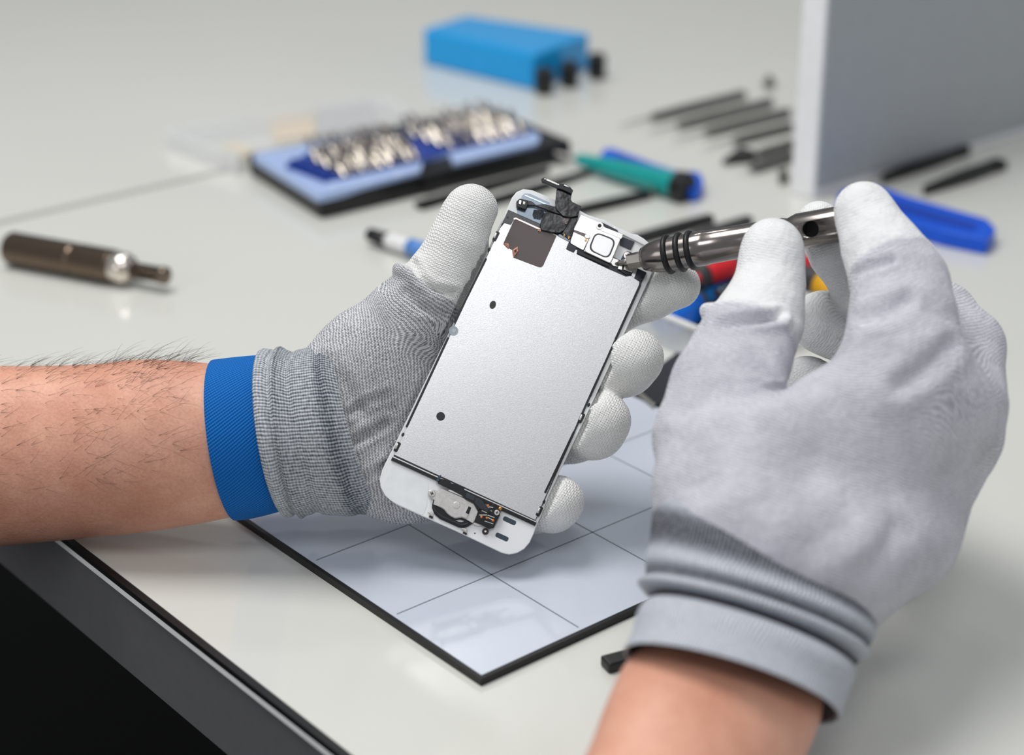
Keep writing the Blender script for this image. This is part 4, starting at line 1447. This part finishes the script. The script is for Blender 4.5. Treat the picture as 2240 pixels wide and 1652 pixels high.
# the row of slim probes towards the white panel
m_probe = M('probe_grey', (92, 92, 88), 0.4, metal=0.3, var=0.08)
m_wire = M('probe_wire', (196, 196, 192), 0.35, metal=0.6)
probes = [((1422, 257), (1630, 205), (1345, 277), 'slim steel probe farthest from the phone in the row beside the white panel'),
          ((1480, 274), (1690, 222), (1408, 292), 'slim steel probe, second from the far end of the row beside the white panel'),
          ((1540, 290), (1728, 244), (1462, 310), 'slim steel probe, third from the far end of the row beside the white panel'),
          ((1602, 308), (1732, 276), (1530, 326), 'slim steel probe directly behind the one with a broad dark blade'),
          ((1650, 338), (1732, 314), None, 'grey scraper with a broad dark triangular blade, beside the white panel'),
          ((1640, 369), (1732, 342), (1610, 376), 'short grey probe nearest the phone in the row beside the white panel')]
for p0, p1, p2, lb in probes:
    blade = p2 is None
    r = thing('scraper' if blade else 'probe', lb, 'hand tool', (T(*p0) + T(*p1)) / 2, None if blade else 'steel probes in the row')
    a, b = T(*p0, 0.0035), T(*p1, 0.0035)
    L = float(np.linalg.norm(b - a))
    G().lathe(a, b, [(0, 0.0014), (0.004, 0.0026), (L * 0.3, 0.0030), (L * 0.97, 0.0030), (L, 0.0018)], 16).build('handle', m_probe, r, smooth=True)
    if blade:
        tprism(rounded([(1578, 352), (1618, 320), (1652, 328), (1652, 345)], 2), 0.0015, 0.0035).build('blade', M('blade_dark', (44, 44, 40), 0.35, metal=0.5), r, bevel=0.0004)
    else:
        c = T(*p2, 0.0035)
        G().lathe(c, a, [(0, 0.0004), (0.01, 0.0008), (float(np.linalg.norm(a - c)) + 0.002, 0.0009)], 10).build('shaft', m_wire, r, smooth=True)
kn = thing('knob', 'small dark round knob lying beyond the row of steel probes', 'knob', T(1682, 190))
cc_ = T(1682, 192)
G().lathe(cc_, cc_ + ZU, [(0, 0.0035), (0.002, 0.0042), (0.005, 0.0042), (0.006, 0.003)], 20).build('cap', m_probe, kn, smooth=False, bevel=0.0004)
G().lathe(cc_ + ZU * 0.006, cc_ + ZU, [(0, 0.0018), (0.003, 0.0016)], 14).build('stem', m_probe, kn, smooth=False)
setp(tprism(rounded([(1702, 372), (1722, 366), (1726, 384), (1706, 388)], 3), 0, 0.005).build('clip', m_probe, bevel=0.001), 'small grey metal clip beside the foot of the white panel', 'clip')

# upright white panel
wp = thing('display_stand', 'white upright board standing on the table beside the slim probes', 'board', T(1790, 430))
a, b = T(1728, 424), T(1778, 436)
e = T(2068, 348)
dd = e - b
dd = dd / np.linalg.norm(dd)
q = [a, b, b + dd * 0.40, a + dd * 0.40]
HT = 0.185
G().prism(q, [p + ZU * HT for p in q]).build('panel', M('white_board', (240, 241, 242), 0.45), wp, bevel=0.0012)
nb = np.cross(dd, ZU)
G().box(b + dd * 0.2 + nb * 0.0006 + ZU * HT * 0.5, dd * 0.1985, nb * 0.0006, ZU * (HT * 0.5 - 0.006)).build('face_shade_sheet', M('painted_face_shade', (168, 173, 178), 0.35), wp)  # grey sheet added to put shade on the white board's side face

# tools near the white panel and the blue lever
tweezer('tweezers', 'black tweezers lying at the foot of the white board, closest to it', (2110, 336), (1930, 402), 8)
tweezer('tweezers', 'black tweezers between the white board and the blue lever', (2190, 368), (2020, 428), 8)
lv = thing('pry_lever', 'long blue plastic pry lever behind the gloved index fingertip', 'pry tool', T(2000, 460))
tprism(rounded([(1832, 428), (1840, 416), (1905, 408), (1940, 412), (1990, 430), (2068, 452), (2160, 478), (2180, 500), (2160, 524), (2068, 506), (1990, 484), (1930, 462), (1850, 444)], 5), 0.0, 0.009).build('body', M('lever_blue', (0, 84, 210), 0.4), lv, bevel=0.002)
tprism(rounded([(1950, 436), (2060, 468), (2140, 490), (2130, 504), (2040, 482), (1950, 456)], 4), 0.009, 0.0094).build('grip_recess', M('lever_deep', (0, 58, 168), 0.4), lv)

# cyan box at the back
cb_ = thing('organiser_box', 'glossy cyan plastic organiser box with black rubber bumpers, behind the bit case', 'box', T(1100, 150))
m_cyan = M('cyan_gloss', (0, 158, 228), 0.2, coat=0.2)
cq = [T(x, y) for x, y in rounded([(925, 140), (1020, 108), (1290, 150), (1168, 199)], 8)]
G().prism(cq, [p + ZU * 0.026 for p in cq]).build('body', m_cyan, cb_, bevel=0.004, segs=3)
for (x, y) in ((1190, 205), (1245, 190), (1305, 172)):
    c = T(x, y)
    G().lathe(c, c + ZU, [(0, 0.005), (0.002, 0.0065), (0.016, 0.0065), (0.018, 0.005)], 20).build('bumper', m_esd, cb_, smooth=True)

# clear box with pliers
bx = thing('tool_tray', 'clear plastic tool tray holding pliers, between the two gloved hands', 'tray', T(1650, 680))
TQ = [(1383, 660), (1580, 744), (1985, 610), (1790, 524)]
tprism(rounded(TQ, 8), 0.0002, 0.002).build('tray_floor', M('tray_floor', (236, 238, 238), 0.3, alpha=0.6), bx, bevel=0.0005)
top = [T(x, y, 0.016) for x, y in TQ]
for i in range(4):
    a0, a1 = top[i], top[(i + 1) % 4]
    dd_ = (a1 - a0) / np.linalg.norm(a1 - a0)
    nn = np.cross(ZU, dd_)
    w_ = G().box((a0 + a1) / 2 - ZU * 0.0078, (a1 - a0) / 2, nn * 0.0009, ZU * 0.0078).build('tray_wall', M('tray_clear', (238, 242, 245), 0.15, alpha=0.42, spec=0.6), bx, bevel=0.0004)
    G().tube([a0, a1], 0.0016, 8).build('rim', M('tray_rim', (240, 240, 236), 0.3, alpha=0.8), w_, smooth=True)


def handle_tool(name, label, path, r, mat, extras, cat='pliers', z=0.0085):
    root = thing(name, label, cat, T(*path[len(path) // 2]))
    pts = [T(x, y, z) for x, y in path]
    rr = [r * (0.75 if i in (0, len(pts) - 1) else 1.0) for i in range(len(pts))]
    # rounded ends
    d0 = pts[0] - pts[1]
    d0 /= np.linalg.norm(d0)
    pts = [pts[0] + d0 * r * 0.8] + pts
    rr = [r * 0.3] + rr
    G().tube(pts, rr, 16).build('grip', mat, root, smooth=True)
    for nm, pth, rad, m in extras:
        G().tube([T(x, y, z) for x, y in pth], rad, 16).build(nm, m, root, smooth=True)
    return root


m_red = M('red_grip', (206, 26, 38), 0.35, coat=0.2)
m_bg = M('blue_grip', (0, 132, 216), 0.4)
m_bgd = M('blue_grip_end', (0, 110, 225), 0.4)
m_dkg = M('dark_grey_grip', (52, 52, 54), 0.45)
m_yel = M('yellow_inlay', (232, 172, 40), 0.4)
rp = handle_tool('red_pliers', 'red handled pliers with dark bands, farthest in the clear tray', [(1534, 606), (1570, 592), (1630, 572), (1700, 562), (1790, 590)], 0.0058, m_red,
                 [('end_cap', [(1524, 608), (1540, 603)], 0.0062, m_dkg), ('band', [(1598, 583), (1608, 580)], 0.0061, m_dkg), ('jaw', [(1790, 590), (1840, 612)], 0.004, m_tip)], z=0.0250)
for px_ in ([(1556, 575), (1640, 545), (1760, 575)],):
    G().tube([T(x, y, 0.0255) for x, y in px_], [0.004, 0.0045, 0.004], 14).build('grip', m_red, rp, smooth=True)
bpz = handle_tool('blue_pliers', 'blue handled pliers with a black printed panel, nearest in the clear tray', [(1458, 690), (1500, 674), (1560, 646), (1640, 606), (1700, 592)], 0.0082, m_bg,
                  [('end_cap', [(1446, 698), (1470, 690), (1514, 670)], 0.0086, m_bgd), ('band', [(1516, 668), (1522, 665)], 0.0088, m_dkg), ('jaw', [(1700, 592), (1714, 588)], 0.004, m_tip)], z=0.0112)
tprism(rounded([(1560, 636), (1618, 606), (1628, 622), (1572, 652)], 2), 0.0190, 0.0198).build('printed_panel', m_esd, bpz)
for x0, y0 in ((1576, 636), (1588, 630), (1600, 624), (1611, 618)):
    tprism([(x0 - 4, y0 - 4), (x0 + 3, y0 - 7), (x0 + 5, y0 - 1), (x0 - 2, y0 + 2)], 0.0198, 0.0199).build('print_mark', M('print_grey', (120, 140, 150), 0.5), bpz)
handle_tool('cutters', 'dark grey side cutters with a yellow inlay, seen between the gloved fingers', [(1880, 668), (1835, 640), (1780, 612), (1700, 600)], 0.0066, m_dkg,
            [('inlay', [(1842, 643), (1800, 622)], 0.0071, m_yel)], z=0.0262)
kn2 = thing('socket_adapter', 'dark grey round socket lying in the clear tray under the blue pliers', 'socket', T(1550, 690))
a = T(1532, 694, 0.008)
G().lathe(a, a + E2 * 0.02, [(0, 0.005), (0.001, 0.0058), (0.014, 0.0058), (0.015, 0.0045)], 20).build('barrel', m_dkg, kn2, smooth=False, bevel=0.0004)
G().lathe(a + E2 * 0.015, a + E2 * 0.05, [(0, 0.0032), (0.02, 0.0032)], 14).build('shank', m_probe, kn2, smooth=True)

# dark circuit board
pb = thing('circuit_board', 'dark circuit board with a toothed connector edge, lying behind the repair mat', 'circuit board', T(1470, 830))
tprism([(1481, 769), (1386, 842), (1437, 886), (1600, 838), (1560, 800)], 0.0, 0.004).build('board', M('board_navy', (27, 30, 36), 0.35), pb, bevel=0.0004)
for i in range(6):
    x, y = 1391 + i * 7.5, 849 + i * 6.2
    tprism([(x - 5, y + 4), (x, y - 1), (x + 4, y + 3), (x - 1, y + 8)], 0.0, 0.0045).build('connector_tooth', M('tooth_grey', (150, 150, 142), 0.5), pb)

# black stick under the right hand
st = thing('nylon_spudger', 'long black nylon spudger lying on the table beneath the gloved wrist', 'pry tool', T(1660, 1360))
sp0, sp1 = T(1318, 1462), T(2006, 1270)
flat_tool('body', (1322, 1466), (1962, 1291), 6.5, 5.0, 0.004, m_esd, st)
tprism([(1950, 1284), (2006, 1266), (2008, 1270), (1985, 1284), (1955, 1300)], 0.0, 0.004).build('pointed_end', m_esd, st, bevel=0.0005)
# ------------------------------------------------------------------ light
wd = bpy.data.worlds.new('world')
SC.world = wd
wd.use_nodes = True
bg = wd.node_tree.nodes['Background']
bg.inputs[0].default_value = lin((236, 240, 246))
bg.inputs[1].default_value = 0.40


def area(name, loc, target, size, power, col=(1, 1, 1), sy=None):
    ld = bpy.data.lights.new(name, 'AREA')
    ld.energy = power
    ld.color = col
    ld.size = size
    if sy:
        ld.shape = 'RECTANGLE'
        ld.size_y = sy
    o = bpy.data.objects.new(name, ld)
    COL.objects.link(o)
    o.location = loc
    o.rotation_euler = (Vector(target) - Vector(loc)).to_track_quat('-Z', 'Y').to_euler()
    return o


area('ceiling_softbox', (-0.45, 0.85, 1.65), (0.0, 0.75, 0.0), 0.8, 20, (1.0, 0.99, 0.97))
area('rear_softbox', (0.05, -0.42, 1.55), (0.02, 0.66, 0.1), 0.5, 5.5, (0.97, 0.98, 1.0))
area('added_edge_fill', (-1.0, -0.1, 0.55), (-0.1, 0.6, 0.0), 0.5, 1.6, (1.0, 1.0, 1.0))  # added fill lamp, brightens the table edge and arm undersides
area('tube_lamp', (-0.10, 1.9, 1.6), (0.0, 1.2, 0.0), 0.10, 1.3, (1, 1, 1), 0.10)
area('tube_lamp', (0.12, 1.9, 1.6), (0.0, 1.2, 0.0), 0.10, 1.3, (1, 1, 1), 0.10)

SC.view_settings.view_transform = 'Standard'
SC.view_settings.look = 'None'
SC.view_settings.exposure = 0.0
SC.cycles.max_bounces = 6
SC.cycles.diffuse_bounces = 3
SC.cycles.glossy_bounces = 4
SC.cycles.transmission_bounces = 4
SC.cycles.transparent_max_bounces = 8
SC.cycles.use_denoising = True
SC.cycles.sample_clamp_indirect = 6
bpy.context.view_layer.update()
